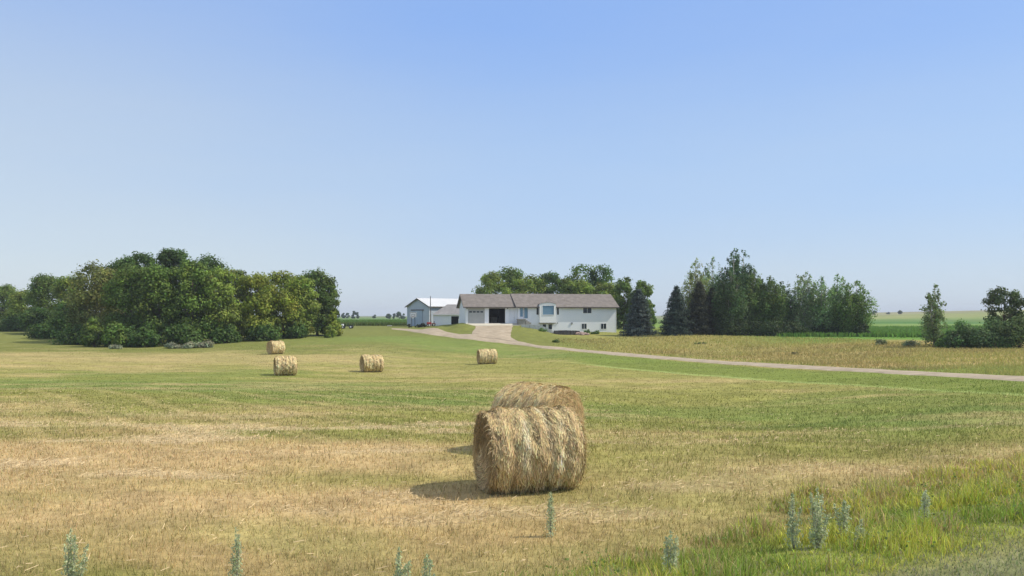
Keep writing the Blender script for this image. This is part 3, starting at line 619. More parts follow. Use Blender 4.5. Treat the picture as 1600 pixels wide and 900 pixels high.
def bush(px, d, top, wpx, col, label, group=None, name='bush', nc=14, dens=150, leaf=.22, hv=.14):
    x, y, z, h = geom(px, d, top); wd = wpx*d/F; h = max(h, .3)
    root = thing(name, label, 'bush', (x, y, z), 0, group); cents = []; rads = []
    for k in range(nc):
        a = rng.uniform(0, 2*pi); q = wd*.5*math.sqrt(rng.random())*.8; r = min(wd*.24, h*.4)*rng.uniform(.7, 1.2)
        cents.append((q*cos(a), q*sin(a)*.7, max(r*.4, (h-r)*(1-(q/(wd*.5))**2)*rng.uniform(.35, 1)))); rads.append(r)
    mb = MB()
    for c in cents[:7]: mb.tube([(0, 0, -.1), (c[0]*.5, c[1]*.5, c[2]*.4), c], [.05, .035, .012], 5)
    mb.build('stems', M['bark'], root)
    crown_from_clusters('foliage', cents, rads, [int(dens*(r/np.mean(rads))**2) for r in rads], leaf, col, root, hv=hv); return root

G1 = 'trees of the grove on the left'
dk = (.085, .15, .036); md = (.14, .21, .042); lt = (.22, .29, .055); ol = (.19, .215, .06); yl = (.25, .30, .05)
grove = [ # px, d, top, width, colour, label
 (5,172,443,46,md,'small tree at the far left end of the grove, cut by the picture edge'),
 (-45,185,440,60,dk,'dark tree beyond the left picture edge, end of the grove'),
 (35,160,452,44,lt,'low pale green tree next to the left end of the grove'),
 (72,150,426,50,md,'rounded mid green tree left of the tall olive one in the grove'),
 (108,138,430,44,lt,'light green tree just left of the browning treetop'),
 (150,117,407,80,ol,'big tree with an olive brown top, left half of the grove'),
 (112,124,470,50,dk,'short dark tree at the grove edge below the pale one'),
 (60,142,478,50,dk,'short dark tree at the grove edge, second from the left'),
 (190,127,402,60,dk,'dark treetop showing behind the olive brown tree'),
 (217,128,392,56,(.085,.15,.036),'tall dark green tree with a split double top above the grove'),
 (208,112,413,76,md,'broad mid green tree in front of the double topped one'),
 (250,111,408,70,md,'full green tree in the middle of the grove'),
 (271,130,387,54,(.09,.155,.04),'tallest dark tree of the grove with a round open top'),
 (324,126,395,72,(.09,.155,.04),'wide dark treetop rising behind the grove, right of the tallest'),
 (300,112,405,68,md,'leafy green tree over the silver bushes'),
 (342,113,416,56,lt,'lighter green tree right of the silver bushes'),
 (375,124,421,40,(0.132, 0.163, 0.062),'thin topped tree with sparse twigs above the grove'),
 (400,117,424,64,yl,'yellowish green tree above the farthest hay bale'),
 (442,120,422,62,yl,'yellow green dense tree right of the grove middle'),
 (470,122,430,48,lt,'light green tree second from the right end of the grove'),
 (496,126,420,56,(.11,.17,.04),'dark rounded tree near the right end of the grove'),
 (514,126,440,30,md,'ragged tree with an open side branch at the right end of the grove')]
for (px, d, top, wpx, c, lab) in grove:
    broadleaf(px, d, top, wpx*1.08, c, lab, G1, nc=int(58+wpx*.45), dens=165, leaf=.25, low=.03 if d < 130 else .1)
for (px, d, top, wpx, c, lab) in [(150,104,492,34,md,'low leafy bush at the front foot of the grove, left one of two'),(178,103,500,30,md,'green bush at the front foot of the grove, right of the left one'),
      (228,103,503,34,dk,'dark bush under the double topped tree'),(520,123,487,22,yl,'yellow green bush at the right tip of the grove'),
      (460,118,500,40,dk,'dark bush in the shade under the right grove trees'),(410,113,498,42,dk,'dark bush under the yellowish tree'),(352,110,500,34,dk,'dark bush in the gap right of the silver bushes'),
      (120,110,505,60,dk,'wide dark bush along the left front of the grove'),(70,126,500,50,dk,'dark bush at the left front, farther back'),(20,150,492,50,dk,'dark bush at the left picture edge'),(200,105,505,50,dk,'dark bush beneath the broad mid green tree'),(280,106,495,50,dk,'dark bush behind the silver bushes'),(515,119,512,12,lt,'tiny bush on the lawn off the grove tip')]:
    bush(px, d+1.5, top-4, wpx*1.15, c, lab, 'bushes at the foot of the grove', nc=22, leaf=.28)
for (px, d, top, wpx, lab) in [(268,101.5,533,26,'whitish silver bush at the grove edge, small left one'),(300,102,530,34,'whitish silver bush at the grove edge, middle one'),(320,102.5,528,24,'whitish silver bush at the grove edge, tallest right one'),(180,101,536,20,'small silver bush low in the shade left of the others')]:
    bush(px, d, top, wpx, (0.300, 0.330, 0.210), lab, 'silver bushes at the grove edge', name='silver_bush', nc=12, dens=110, leaf=.16)

G2 = 'trees behind the house'
for (px, d, top, wpx, c, lab) in [
 (770,168,424,54,lt,'light green tree over the garage roof, left end of the row'),(796,174,415,56,md,'tall round tree behind the garage roof'),(827,170,427,52,lt,'pale green tree behind the front door roof'),
 (858,172,424,46,dk,'dark tree behind the bay window roof'),(880,168,433,46,md,'mid green lower tree left of the tallest behind the house'),(912,176,411,62,md,'tallest tree behind the house, broad crown'),
 (938,174,413,50,dk,'dark green tree right of the tallest behind the house'),(905,166,436,44,lt,'lighter tree directly above the two pane window'),(948,167,440,46,lt,'light tree over the right end of the house roof'),
 (975,160,432,40,md,'tree right of the house gable, behind the blue spruce'),(1001,158,438,40,md,'tree with ragged right edge behind the blue spruce'),(1012,163,470,22,dk,'small dark tree between the blue spruce and the right grove')]:
    broadleaf(px, d, top, wpx*1.1, c, lab, G2, nc=52, dens=150, leaf=.32, cr=.155, low=.0)

G3 = 'spruces right of the house'
spruce(998,134,450,60,(.085,.115,.10),'blue grey spruce standing right of the house wall',G3)
spruce(1057,130,445,54,(0.054, 0.085, 0.065),'dark spruce with clear cone shape at the left of the right grove',G3)
spruce(1093,131,438,56,(0.070, 0.078, 0.046),'brownish dark spruce second in the right grove',G3)
spruce(1113,133,448,46,(0.062, 0.071, 0.046),'dull dark spruce behind the poplars, third in the right grove',G3)
G4 = 'poplars in the right grove'
for (px, d, top, wpx, c, lab, dn) in [
 (1085,137,405,44,(0.132, 0.155, 0.054),'thin topped olive poplar rising behind the dark spruces',60),(1112,140,402,40,(0.109, 0.155, 0.070),'pale poplar with upright twigs behind the brownish spruce',60),
 (1145,134,389,44,(0.070, 0.132, 0.054),'tallest poplar of the right grove with a dark pointed top',110),(1160,137,391,48,(0.078, 0.132, 0.054),'tall poplar just right of the tallest',105),
 (1140,131,425,50,(0.078, 0.124, 0.046),'lower full poplar in front of the tallest',105),(1178,134,420,46,(0.116, 0.171, 0.046),'mid height yellow green poplar right of the tall ones',100),
 (1202,133,432,46,(0.109, 0.171, 0.046),'bright topped poplar in the middle of the right grove',105),(1222,135,440,44,(0.093, 0.132, 0.054),'dark bushy poplar before the airy ones',95),
 (1256,133,424,40,(0.132, 0.171, 0.078),'airy grey green poplar with bare twigs on top',50),(1282,132,432,38,(0.109, 0.163, 0.062),'airy poplar left of the slender spire',50),
 (1308,133,428,32,(0.124, 0.186, 0.070),'slender spire shaped poplar near the right end',50),(1336,130,438,44,(0.116, 0.178, 0.046),'last poplar at the right end of the grove',95)]:
    poplar(px, d, top, wpx*1.3, tuple(v*(2.1 if dn < 70 else 1.2 if dn > 102 else 1.45) for v in c), lab, G4, dens=dn*(.72 if px > 1230 else 1), leaf=.21, tops=6 if px > 1230 else 5)
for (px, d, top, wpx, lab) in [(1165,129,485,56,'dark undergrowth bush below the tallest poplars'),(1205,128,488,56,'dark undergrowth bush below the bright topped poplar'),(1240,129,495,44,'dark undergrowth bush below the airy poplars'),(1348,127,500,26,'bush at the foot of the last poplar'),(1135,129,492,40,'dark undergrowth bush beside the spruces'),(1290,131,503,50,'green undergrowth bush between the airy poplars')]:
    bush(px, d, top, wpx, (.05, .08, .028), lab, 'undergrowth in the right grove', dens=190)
poplar(1460,94,445,44,(.19,.26,.10),'lone poplar with three spiky tops in the tall grass', None, dens=26, leaf=.17, nb=36, tops=5)
for (px, d, top, wpx, c, lab) in [(1505,91,494,44,(0.070, 0.109, 0.039),'left bush of the dark thicket at the right edge'),(1530,90,500,50,(0.062, 0.101, 0.039),'low dark bush in the thicket'),(1560,90,487,56,(0.070, 0.109, 0.039),'dark bush under the round crowned tree'),
      (1592,89,484,56,(0.093, 0.132, 0.046),'lighter bush at the right picture edge'),(1640,90,482,60,(0.078, 0.116, 0.039),'bush of the thicket beyond the right edge'),(1478,92,520,26,(0.124, 0.202, 0.054),'small bright bush at the foot of the lone poplar'),(1485,93,508,30,(0.078, 0.124, 0.039),'bush between lone poplar and thicket')]:
    bush(px, d, top, wpx, tuple(v*1.7 for v in c), lab, 'bushes of the thicket at the right', nc=24, dens=240, leaf=.18, hv=.25)
broadleaf(1568,93,447,62,(0.093, 0.132, 0.054),'round crowned tree standing out of the thicket at the right edge', None, low=.38, nc=36, dens=110, leaf=.2, cr=.13)
# small shrubs in grass
for (px, d, top, wpx, c, lab) in [(1094,109,547,24,(0.171, 0.232, 0.062),'small green bush in the tall grass before the spruces'),(1243,89,560,20,(0.202, 0.217, 0.093),'small olive bush in the tall grass above the driveway'),(868,119,529,14,(0.139, 0.202, 0.054),'small green bush on the bank below the retaining wall'),
      (1424,96,527,26,(0.220, 0.260, 0.140),'silvery weed clump left of the lone poplar'),(1375,100,527,24,(0.200, 0.240, 0.120),'silvery weed clump at the maize edge'),(930,137,514,14,(0.139, 0.232, 0.054),'low plant under the right basement windows'),(917,136.5,511,12,(0.124, 0.217, 0.062),'green shrub beside the left basement window'),(848,133,509,12,(0.124, 0.232, 0.046),'green plants on the slope below the bay window')]:
    bush(px, d, top, wpx, c, lab, None, name='shrub', nc=8, dens=90, leaf=.14)
# far trees on the horizon
for (px, d, top, wpx, lab) in [(528,560,487,5,'tiny lone tree on the horizon right of the grove'),(537,600,489,6,'faint tiny tree on the left horizon'),(543,600,489,5,'faint tiny tree beside it on the left horizon'),(553,560,486,6,'darker far tree on the left horizon'),(558,560,488,6,'far tree touching the darker one'),(585,640,492,6,'very low far tree in the middle of the gap'),
      (607,560,490,7,'flat topped far tree left of the shed'),(616,560,490,5,'small far tree close to the shed'),(623,560,487,7,'pointed far tree close to the shed'),(630,560,490,6,'last far tree before the shed wall'),(1366,740,485,10,'far tree pair on the hill right of the grove'),(1388,760,488,6,'tiny far tree on the hill'),(1407,740,485,7,'small round far tree on the hill left of the lone poplar')]:
    broadleaf(px, d, top, wpx, (0.062, 0.109, 0.070), lab, 'tiny trees on the horizon', nc=10, dens=60, leaf=.8, low=.05, name='distant_tree', cr=.25)

# ---------------------------------------------------------------- air
def build_haze():
    bm = bmesh.new(); bmesh.ops.create_cube(bm, size=1.0); me = bpy.data.meshes.new('haze'); bm.to_mesh(me); bm.free()
    o = bpy.data.objects.new('haze', me); o.dimensions = (1, 1, 1); o.scale = (9400, 7000, 60); o.location = (0, 2900, 18); link(o)
    m = bpy.data.materials.new('air'); m.use_nodes = True; nt = m.node_tree; nt.nodes.clear(); out = nt.nodes.new('ShaderNodeOutputMaterial')
    v = nt.nodes.new('ShaderNodeVolumePrincipled'); v.inputs['Color'].default_value = (.86, .92, 1, 1); v.inputs['Density'].default_value = HAZE; v.inputs['Anisotropy'].default_value = 0.0
    nt.links.new(v.outputs[0], out.inputs['Volume']); me.materials.append(m); tag(o, kind='stuff')
HAZE = 0.00026
build_haze()
exec_marker = 0
# ---------------------------------------------------------------- hay bales
def rot2(a): return np.array([[cos(a), -sin(a)], [sin(a), cos(a)]])
def bale(px, d, ang, Rr, L_, label, detail=1.0, seed=1, tone=1.0, group='round hay bales in the field', bands=None):
    x, y = XY(px, d); z = zg(x, y); root = thing('hay_bale', label, 'hay bale', (x, y, z), ang, group)
    nu, nv = (160, 90) if detail > .5 else (64, 30)
    th = np.linspace(0, 2*pi, nu, endpoint=False); v = np.linspace(-1, 1, nv); TH, VV = np.meshgrid(th, v)
    def prof(t, vv):
        e = 1-0.07*np.abs(vv)**10
        ridg = 0.032*np.sin(vv*17+2*fbm(vv*3+seed, t*0+seed, 1, 2, seed))+0.03*(fbm(vv*4+seed*3, t*1.3, 1.0, 3, seed)-.5)*2
        lump = 0.085*(fbm(np.cos(t)*2.2+seed, np.sin(t)*2.2+vv*2, 1.0, 3, seed+3)-.5)*2
        r = Rr*e*(1+ridg*.8+lump)
        return r
    r = prof(TH, VV); Xl = VV*L_/2*(1-0.0*r); Yl = r*np.cos(TH)*1.03; Zl = r*np.sin(TH)*0.98
    Zl = np.maximum(Zl, -Rr*.93)
    side = np.stack([Xl.ravel(), Yl.ravel(), (Zl+Rr*.92).ravel()], 1)
    ii = np.arange(nu*nv).reshape(nv, nu); nxt = np.roll(ii, -1, 1)
    Fs = np.stack([ii[:-1].ravel(), nxt[:-1].ravel(), nxt[1:].ravel(), ii[1:].ravel()], 1)
    def hue(t, vv):
        b = fbm(vv*9+seed*7, t*.8, 1, 3, seed+9)
        c = np.array([.52, .395, .205])*np.ones(vv.shape+(3,)); 
        if bands is not None:
            for (c0, wd_, colr, am) in bands:
                k = np.exp(-((vv-c0+0.07*np.sin(t*2+seed+c0*9))/wd_)**2)*am*(0.1+1.3*sstep(.40, .58, fbm(vv*5+c0*20, t*2.2, 1, 3, seed+30)))
                c = c+(np.array(colr)-c)*np.clip(k, 0, 1)[..., None]
        return c*(0.75+.5*b)[..., None]*tone
    col = hue(TH, VV).reshape(-1, 3)
    Vs = [side]; Fs_ = [Fs]; Cs = [col]; n0 = len(side)
    for sgn in (-1, 1):   # spiral ends
        nr = 16 if detail > .5 else 7
        q = np.linspace(0, 1, nr+1)[1:]; Q, T2 = np.meshgrid(q, th, indexing='ij')
        rim = prof(T2, np.full(T2.shape, float(sgn))); rr = rim*Q
        bul = 0.07*Rr*(1-Q**2)+0.022*np.sin((Q*8+T2/(2*pi))*2*pi)*(Q < .97)*(detail > .5)+0.02*(fbm(Q*9*np.cos(T2)+seed, Q*9*np.sin(T2), 1, 3, seed)-.5)
        bul = bul*(Q < .999)
        yy = rr*np.cos(T2)*1.03; zz = np.maximum(rr*np.sin(T2)*.98, -Rr*.93)+Rr*.92
        E = np.stack([(sgn*(L_/2+bul)).ravel(), yy.ravel(), zz.ravel()], 1)
        E = np.concatenate([E, [[sgn*(L_/2+.07*Rr), 0, Rr*.92]]])
        jj = np.arange((nr)*nu).reshape(nr, nu)+n0; nj = np.roll(jj, -1, 1)
        Fe = np.stack([jj[:-1].ravel(), nj[:-1].ravel(), nj[1:].ravel(), jj[1:].ravel()], 1)
        cen = n0+nr*nu; Fc = np.stack([np.full(nu, cen), nj[0], jj[0]], 1)
        Vs.append(E); Fs_ += [Fe, Fc]; n0 += len(E)
        ce = np.array([.42, .315, .155])*(0.7+.6*fbm(Q*30, T2*1.5+Q*10, 1, 3, seed+5))[..., None]*tone
        Cs.append(np.concatenate([ce.reshape(-1, 3), [[.3, .22, .1]]]))
    quads = np.concatenate([f for f in Fs_ if f.shape[1] == 4]); tris = np.concatenate([f for f in Fs_ if f.shape[1] == 3])
    np_mesh('bale_body', np.concatenate(Vs), [quads, tris], np.concatenate(Cs), M['hay'], root, smooth=True)
    # wrapped straw strands: ribbons following the roll, some loose
    n = int(30000*detail); t0 = rng.uniform(0, 2*pi, n); v0 = rng.uniform(-1, 1, n)
    # locks: strands share a direction by place
    lock = (fbm(v0*7+seed, t0*1.5, 1, 3, seed+50)-.5)*2.4; ln = rng.uniform(.05, .20, n)/Rr*(1.0+0*lock); sl = lock*0.5+rng.normal(0, .35, n)
    K = 4; wd_ = (0.0035 if detail > .5 else .012)*rng.uniform(.7, 1.6, n)
    lift = rng.random(n)**5*0.055+0.006; V = []
    for k in range(K):
        f = k/(K-1)-.5; t = t0+ln*f; vv = np.clip(v0+sl*ln*f*Rr/(L_/2), -1.03, 1.03)
        rr = prof(t, np.clip(vv, -1, 1))+lift*(f+.5)**1.5+.004
        droop = lift*(f+.5)**2*.5
        for sg in (-1, 1):
            vx = vv*L_/2+sg*wd_*np.cos(np.arctan(sl)); tt = t-sg*wd_/Rr*np.sin(np.arctan(sl))
            V.append(np.stack([vx, rr*np.cos(tt)*1.03, np.maximum(rr*np.sin(tt)*.98, -Rr*.92)+Rr*.92-droop], 1))
    V = np.stack(V, 1).reshape(-1, 3); i0 = np.arange(n)*2*K
    Fq = np.concatenate([np.stack([i0+2*k, i0+2*k+1, i0+2*k+3, i0+2*k+2], 1) for k in range(K-1)])
    c = hue(t0, v0)*1.28; c = jitcol(c, .36, .05); pl = rng.random(n) < .10; c[pl] = np.array([.76, .62, .36])*tone*rng.uniform(.7, 1.15, (pl.sum(), 1))
    parts = [(V, Fq, np.repeat(c, 2*K, 0))]; off = len(V)
    # strands on the two ends (coiled) and fringe hanging off rims
    m = int(9000*detail); sg = np.where(rng.random(m) < .5, -1.0, 1.0); Q = np.sqrt(rng.uniform(.02, 1.02, m)); T2 = rng.uniform(0, 2*pi, m)
    ln2 = rng.uniform(.06, .2, m); ang2 = rng.normal(0, .45, m); V2 = []; wd2 = (0.0035 if detail > .5 else .012)*rng.uniform(.7, 1.6, m); lf = rng.random(m)**4*.06+.006
    rad0 = Rr*.9*Q
    for k in range(3):
        f = k/2-.5; rr = rad0+np.sin(ang2)*ln2*f; tt = T2+np.cos(ang2)*ln2*f/np.maximum(rad0, .08)
        xx = sg*(L_/2+.07*Rr*(1-Q**2)+lf*(f+.7)+.012)
        for q in (-1, 1):
            r3 = rr+q*wd2; V2.append(np.stack([xx, r3*np.cos(tt)*1.03, np.maximum(r3*np.sin(tt)*.98, -Rr*.92)+Rr*.92], 1))
    V2 = np.stack(V2, 1).reshape(-1, 3); j0 = np.arange(m)*6+off
    F2 = np.concatenate([np.stack([j0+2*k, j0+2*k+1, j0+2*k+3, j0+2*k+2], 1) for k in range(2)])
    c2 = jitcol(np.tile(np.array([.54, .41, .215])*tone, (m, 1)), .28, .05); parts.append((V2, F2, np.repeat(c2, 6, 0))); off += len(V2)
    if detail > .5:   # stray wisps standing off the silhouette
        m = 1500; t0 = rng.uniform(-.3, pi+.3, m); v0 = np.where(rng.random(m) < .35, np.sign(rng.normal(size=m))*rng.uniform(.9, 1, m), rng.uniform(-1, 1, m))
        r0 = prof(t0, v0); Pn = np.stack([np.zeros(m), np.cos(t0), np.sin(t0)], 1); base = np.stack([v0*L_/2, r0*np.cos(t0)*1.03, r0*np.sin(t0)*.98+Rr*.92], 1)
        tan = np.stack([rng.normal(0, .9, m)+np.sign(v0)*(np.abs(v0) > .88)*1.0, -np.sin(t0)*rng.normal(0, 1, m), np.cos(t0)*rng.normal(0, 1, m)-.5], 1)
        dr = Pn*rng.uniform(.1, .5, (m, 1))+tan*.7; dr /= np.linalg.norm(dr, axis=1)[:, None]; l3 = rng.uniform(.05, .17, m)[:, None]
        sd_ = np.cross(dr, rng.normal(size=(m, 3))); sd_ /= np.linalg.norm(sd_, axis=1)[:, None]; wv3 = .003
        e = base+dr*l3; mid = base+dr*l3*.5+np.array([0, 0, .01]); e = e-np.array([0, 0, 1])*l3*.25
        V3 = np.stack([base-sd_*wv3, base+sd_*wv3, mid+sd_*wv3, mid-sd_*wv3, e+sd_*wv3*.6, e-sd_*wv3*.6], 1).reshape(-1, 3); k0 = np.arange(m)*6+off
        F3 = np.concatenate([np.stack([k0, k0+1, k0+2, k0+3], 1), np.stack([k0+3, k0+2, k0+4, k0+5], 1)])
        c3 = jitcol(np.tile(np.array([.6, .48, .27])*tone, (m, 1)), .2, .05); parts.append((V3, F3, np.repeat(c3, 6, 0)))
    o = np_mesh('loose_hay', np.concatenate([p[0] for p in parts]), np.concatenate([p[1] for p in parts]), np.concatenate([p[2] for p in parts]), M['straw'], root)
    tag(o, kind='stuff'); return root
PALE = (.66, .60, .41); GRN = (.27, .26, .13); DARK = (.16, .12, .06)
bale(825, 14.9, R(15), .78, 1.70, 'large ragged hay bale nearest the road, pale wrap showing in bands', 1.0, 3, 1.0,
     bands=[(-.28, .09, PALE, .5), (-.2, .06, GRN, .6), (-.55, .05, DARK, .3), (.22, .06, PALE, .4), (.52, .07, PALE, .45), (.38, .06, GRN, .55), (-.9, .1, DARK, .5), (0.02, .05, DARK, .5), (.8, .1, GRN, .3)])
bale(840, 18.8, R(-38), .80, 1.55, 'round hay bale half hidden right behind the nearest one', .8, 11, 1.08, bands=[(.8, .1, DARK, .6), (.5, .12, GRN, .3)])
bale(446, 63.6, R(22), .78, 1.60, 'distant hay bale with dark wrap rings, front one of the left pair', .12, 21, 1.12, bands=[(-.3, .06, DARK, .7), (0, .05, DARK, .8), (.3, .05, DARK, .7), (.62, .05, DARK, .7)])
bale(581, 70.6, R(26), .79, 1.75, 'distant hay bale alone in mid field between the left pair and the large bales', .12, 31, 1.12, bands=[(-.1, .05, DARK, .6), (.25, .05, DARK, .6), (.6, .05, DARK, .6)])
bale(761, 79, R(15), .76, 1.75, 'distant hay bale straight below the garage, above the nearest bales', .12, 41, 1.15, bands=[(-.4, .05, DARK, .6), (0., .05, DARK, .5), (.3, .05, DARK, .6)])
bale(431, 90.8, R(45), .78, 1.50, 'farthest hay bale, before the grove, rear one of the left pair', .12, 51, 1.2)

# ---------------------------------------------------------------- silver weeds in the foreground
def weed(px, d, top, wpx, label, n=6, col=(.52, .57, .34)):
    x, y, z, h = geom(px, d, top); wd = wpx*d/F; root = thing('sage_plant', label, 'weed', (x, y, z), 0, 'silver green weeds in the foreground'); mb = MB(); P = []; C = []
    for k in range(n):
        hh = h*(1 if k == 0 else rng.uniform(.5, .95)); a = rng.uniform(0, 2*pi); b = wd*.5*(rng.random()**.7 if k else .1)
        e = np.array([cos(a)*b, sin(a)*b*.6, hh]); mb.tube([(0, 0, -.02), tuple(e*np.array([.6, .6, .5])), tuple(e)], [.006, .005, .002], 5)
        m = int(110*hh/.5)+20; t = rng.random(m)**.8; base = np.stack([e[0]*t*1.0, e[1]*t, hh*t], 1); rad = .10*(1-t)**.7+.008
        v = rng.normal(size=(m, 3)); v /= np.linalg.norm(v, axis=1)[:, None]; P.append(base+v*rad[:, None]*np.array([1, 1, .8])*rng.uniform(.3, 1.15, (m, 1))); C.append(jitcol(np.tile(np.array(col), (m, 1)), .15, .04))
    mb.build('stem', M['pale_bark'], root)
    P = np.concatenate(P); m = len(P); P[:, 2] = np.maximum(P[:, 2], .01); V, Fq = orient_quads(P, rng.normal(size=(m, 3)), rng.uniform(.02, .045, m), aspect=.4)
    np_mesh('leaves', V, Fq, np.repeat(np.concatenate(C), 4, 0), M['leaf'], root)
for a in [(112,9.3,826,54,'silver green weed in the bottom left corner of the field',9),(370,9.7,824,32,'thin silver weed left of the picture centre at the bottom edge',5),(625,8.4,856,44,'silver weed at the bottom edge left of the large bale',7),(668,8.2,867,28,'small silver weed beside it at the bottom edge',4),
          (860,11.7,768,24,'single tall thin silver weed directly in front of the large bale',4),(1048,8.6,830,28,'silver weed at the edge of the green ditch grass',5),(1240,9.5,772,30,'left silver weed of the cluster in the ditch grass',5),(1276,9.4,760,44,'tallest silver weed of the cluster in the ditch grass',8),
          (1318,9.7,782,30,'right silver weed of the cluster in the ditch grass',5),(1345,9.3,812,26,'leaning silver weed low at the right of the cluster',4),(1445,10.6,766,24,'lone thin silver weed far right in the ditch grass',4)]:
    weed(*a)

# ---------------------------------------------------------------- house
HA = R(12); HX, HY = XY(727.5, 138.0)
house = thing('ranch_house', 'long white ranch house with brown shingle roof and two bay garage', 'house', (HX, HY, CZ), HA)
cA_, sA_ = cos(HA), sin(HA)
def T(px, yo=0.0):
    """local x on the front line (offset yo in depth) seen at photo column px"""
    k = (px-800)/F; bx = HX-sA_*yo; by = HY+cA_*yo
    return (k*by-bx)/(cA_-k*sA_)
def Z(row, t=0.0, yo=0.0): return (HR-row)*(HY+sA_*t+cA_*yo)/F     # height above the camera level
def wall_holes(mb, x0, x1, z0, z1, y0, y1, holes):
    xs_ = sorted({x0, x1, *[h[0] for h in holes], *[h[1] for h in holes]}); zs_ = sorted({z0, z1, *[h[2] for h in holes], *[h[3] for h in holes]})
    for a, b in zip(xs_, xs_[1:]):
        run = None
        for c, d in zip(zs_, zs_[1:]):
            inside = any(h[0]-1e-6 <= a and b <= h[1]+1e-6 and h[2]-1e-6 <= c and d <= h[3]+1e-6 for h in holes)
            if not inside: mb.box((a, y0, c), (b, y1, d))
def window(x0, x1, z0, z1, yf, parent, muntin=1, gl='glass', fr='trim', label=None, fw=.07):
    mb = MB(); mb.box((x0-fw, yf-.05, z1), (x1+fw, yf+.06, z1+fw)); mb.box((x0-fw, yf-.07, z0-fw), (x1+fw, yf+.06, z0))
    mb.box((x0-fw, yf-.05, z0), (x0, yf+.06, z1)); mb.box((x1, yf-.05, z0), (x1+fw, yf+.06, z1))
    for k in range(muntin):
        xm = x0+(x1-x0)*(k+1)/(muntin+1); mb.box((xm-.025, yf-.03, z0), (xm+.025, yf+.04, z1))
    w_ = mb.build('window', M[fr], parent)
    MB().box((x0, yf+.045, z0), (x1, yf+.055, z1)).build('pane', M[gl], w_); return w_
xg1 = T(808.5); xe = T(961)
zf = Z(505.2)            # garage floor
ze = Z(477.2)            # garage eave
GD = 7.5                 # garage depth
d1 = (T(731.2), T(757.2), zf, Z(479.8)); d2 = (T(763.8), T(789.4), zf, Z(479.8)); pd = (T(795.5), T(804.2), zf, Z(482.5))
mb = MB(); wall_holes(mb, 0, xg1, zf-1.5, ze, 0, .18, [d1, d2, pd])
mb.box((0, .18, zf-1.5), (.18, GD, ze)); mb.box((.18, GD-.18, zf-1.5), (xg1, GD, ze))
# gable fill
rg = ze+2.05
mb.prism([(0.0, 0.0, ze), (0.0, GD, ze), (0.0, GD/2, rg-.12)], (.18, 0, 0))
mb.build('garage_wall', M['siding'], house)
MB().box((.18, .18, zf-.15), (xg1, GD-.18, zf-.01)).build('garage_floor', M['concrete'], house)
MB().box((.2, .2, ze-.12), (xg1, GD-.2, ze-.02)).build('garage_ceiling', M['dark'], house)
MB().box((d2[0]+.1, GD-.9, zf), (d2[0]+1.2, GD-.25, zf+1.9), .02).build('shelving', M['steel'], house)
MB().box((d2[0]+1.6, GD-.8, zf), (d2[1]-.2, GD-.25, zf+1.1), .02).build('workbench', M['stone'], house)
# near-black sheets with the open bay's shade put into their colour
MB().box((d2[0]-.35, .2, zf), (d2[0]-.27, GD-.2, ze-.13)).build('shade_partition', M['dark'], house)
MB().box((d2[1]+.25, .2, zf), (d2[1]+.33, GD-.2, ze-.13)).build('shade_partition', M['dark'], house)
MB().box((d2[0]-.26, GD-.24, zf), (d2[1]+.24, GD-.20, ze-.13)).build('shade_backing', M['dark'], house)
# closed door with sections
gd = MB(); nsec = 5; hh = (d1[3]-d1[2])/nsec
for k in range(nsec): gd.box((d1[0]+.02, .09, d1[2]+k*hh+.012), (d1[1]-.02, .14, d1[2]+(k+1)*hh-.012), .008)
gd.box((d1[0], .135, d1[2]), (d1[1], .15, d1[3])); gdo = gd.build('garage_door', M['door_grey'], house)
mb = MB(); wdt = d1[1]-d1[0]
for k in range(4):
    cx = d1[0]+wdt*(.16+.225*k); mb.box((cx-.24, .078, d1[2]+3*hh+.17), (cx+.24, .088, d1[2]+3*hh+.42))
mb.build('door_glass', M['glass'], gdo)
mb = MB(); mb.box((d2[0]+.02, .2, d2[3]-.22), (d2[1]-.02, 2.6, d2[3]-.12)); mb.build('raised_garage_door', M['door_grey'], house)
# trims round openings
mb = MB()
for (a, b, c, dd) in (d1, d2, pd):
    mb.box((a-.10, -.025, c), (a, .0-.002, dd)); mb.box((b, -.025, c), (b+.10, -.002, dd)); mb.box((a-.10, -.03, dd), (b+.10, -.002, dd+.10))
mb.box((.0, -.02, zf), (.10, -.002, ze)); mb.build('door_trim', M['trim'], house)
sdr = MB().box((pd[0]+.01, .08, pd[2]), (pd[1]-.01, .13, pd[3])).box((pd[0]+.15, .068, pd[2]+.25), (pd[1]-.15, .079, pd[2]+.95), .01).box((pd[0]+.15, .068, pd[2]+1.1), (pd[1]-.15, .079, pd[3]-.18), .01).build('side_door', M['door_white'], house)
MB().blob((pd[1]-.14, .04, pd[2]+1.0), .04, 1, 0).build('handle', M['steel'], sdr)
def roof(x0, x1, yf, yb, zev, zr, name='roof', mat='shingle', over=.45, th=.14, ends=(.4, .4)):
    ym = (yf+yb)/2; sl = (zr-zev)/(ym-yf); a = yf-over; za = zev-sl*over; b = yb+over; X0 = x0-ends[0]; X1 = x1+ends[1]
    mb = MB(); mb.prism([(X0, a, za), (X0, ym, zr), (X0, b, za), (X0, b, za-th), (X0, ym, zr-th), (X0, a, za-th)], (X1-X0, 0, 0))
    r = mb.build(name, M[mat], house)
    MB().box((X0+.01, a-.035, za-th-.05), (X1-.01, a-.003, za-.01)).build('gutter', M['fascia'], r); MB().box((X0+.01, b+.003, za-th-.05), (X1-.01, b+.035, za-.01)).build('gutter', M['fascia'], r)
    for X in (X0-.03, X1+.003):
        f = MB()
        f.prism([(X, a, za-.01), (X, ym, zr-.01), (X, b, za-.01), (X, b, za-th-.06), (X, ym, zr-th-.06), (X, a, za-th-.06)], (.027, 0, 0)); f.build('barge_board', M['fascia'], r)
    return r
roof(0, xg1-.35, 0, GD, ze, rg+.02, ends=(.45, 0.0))
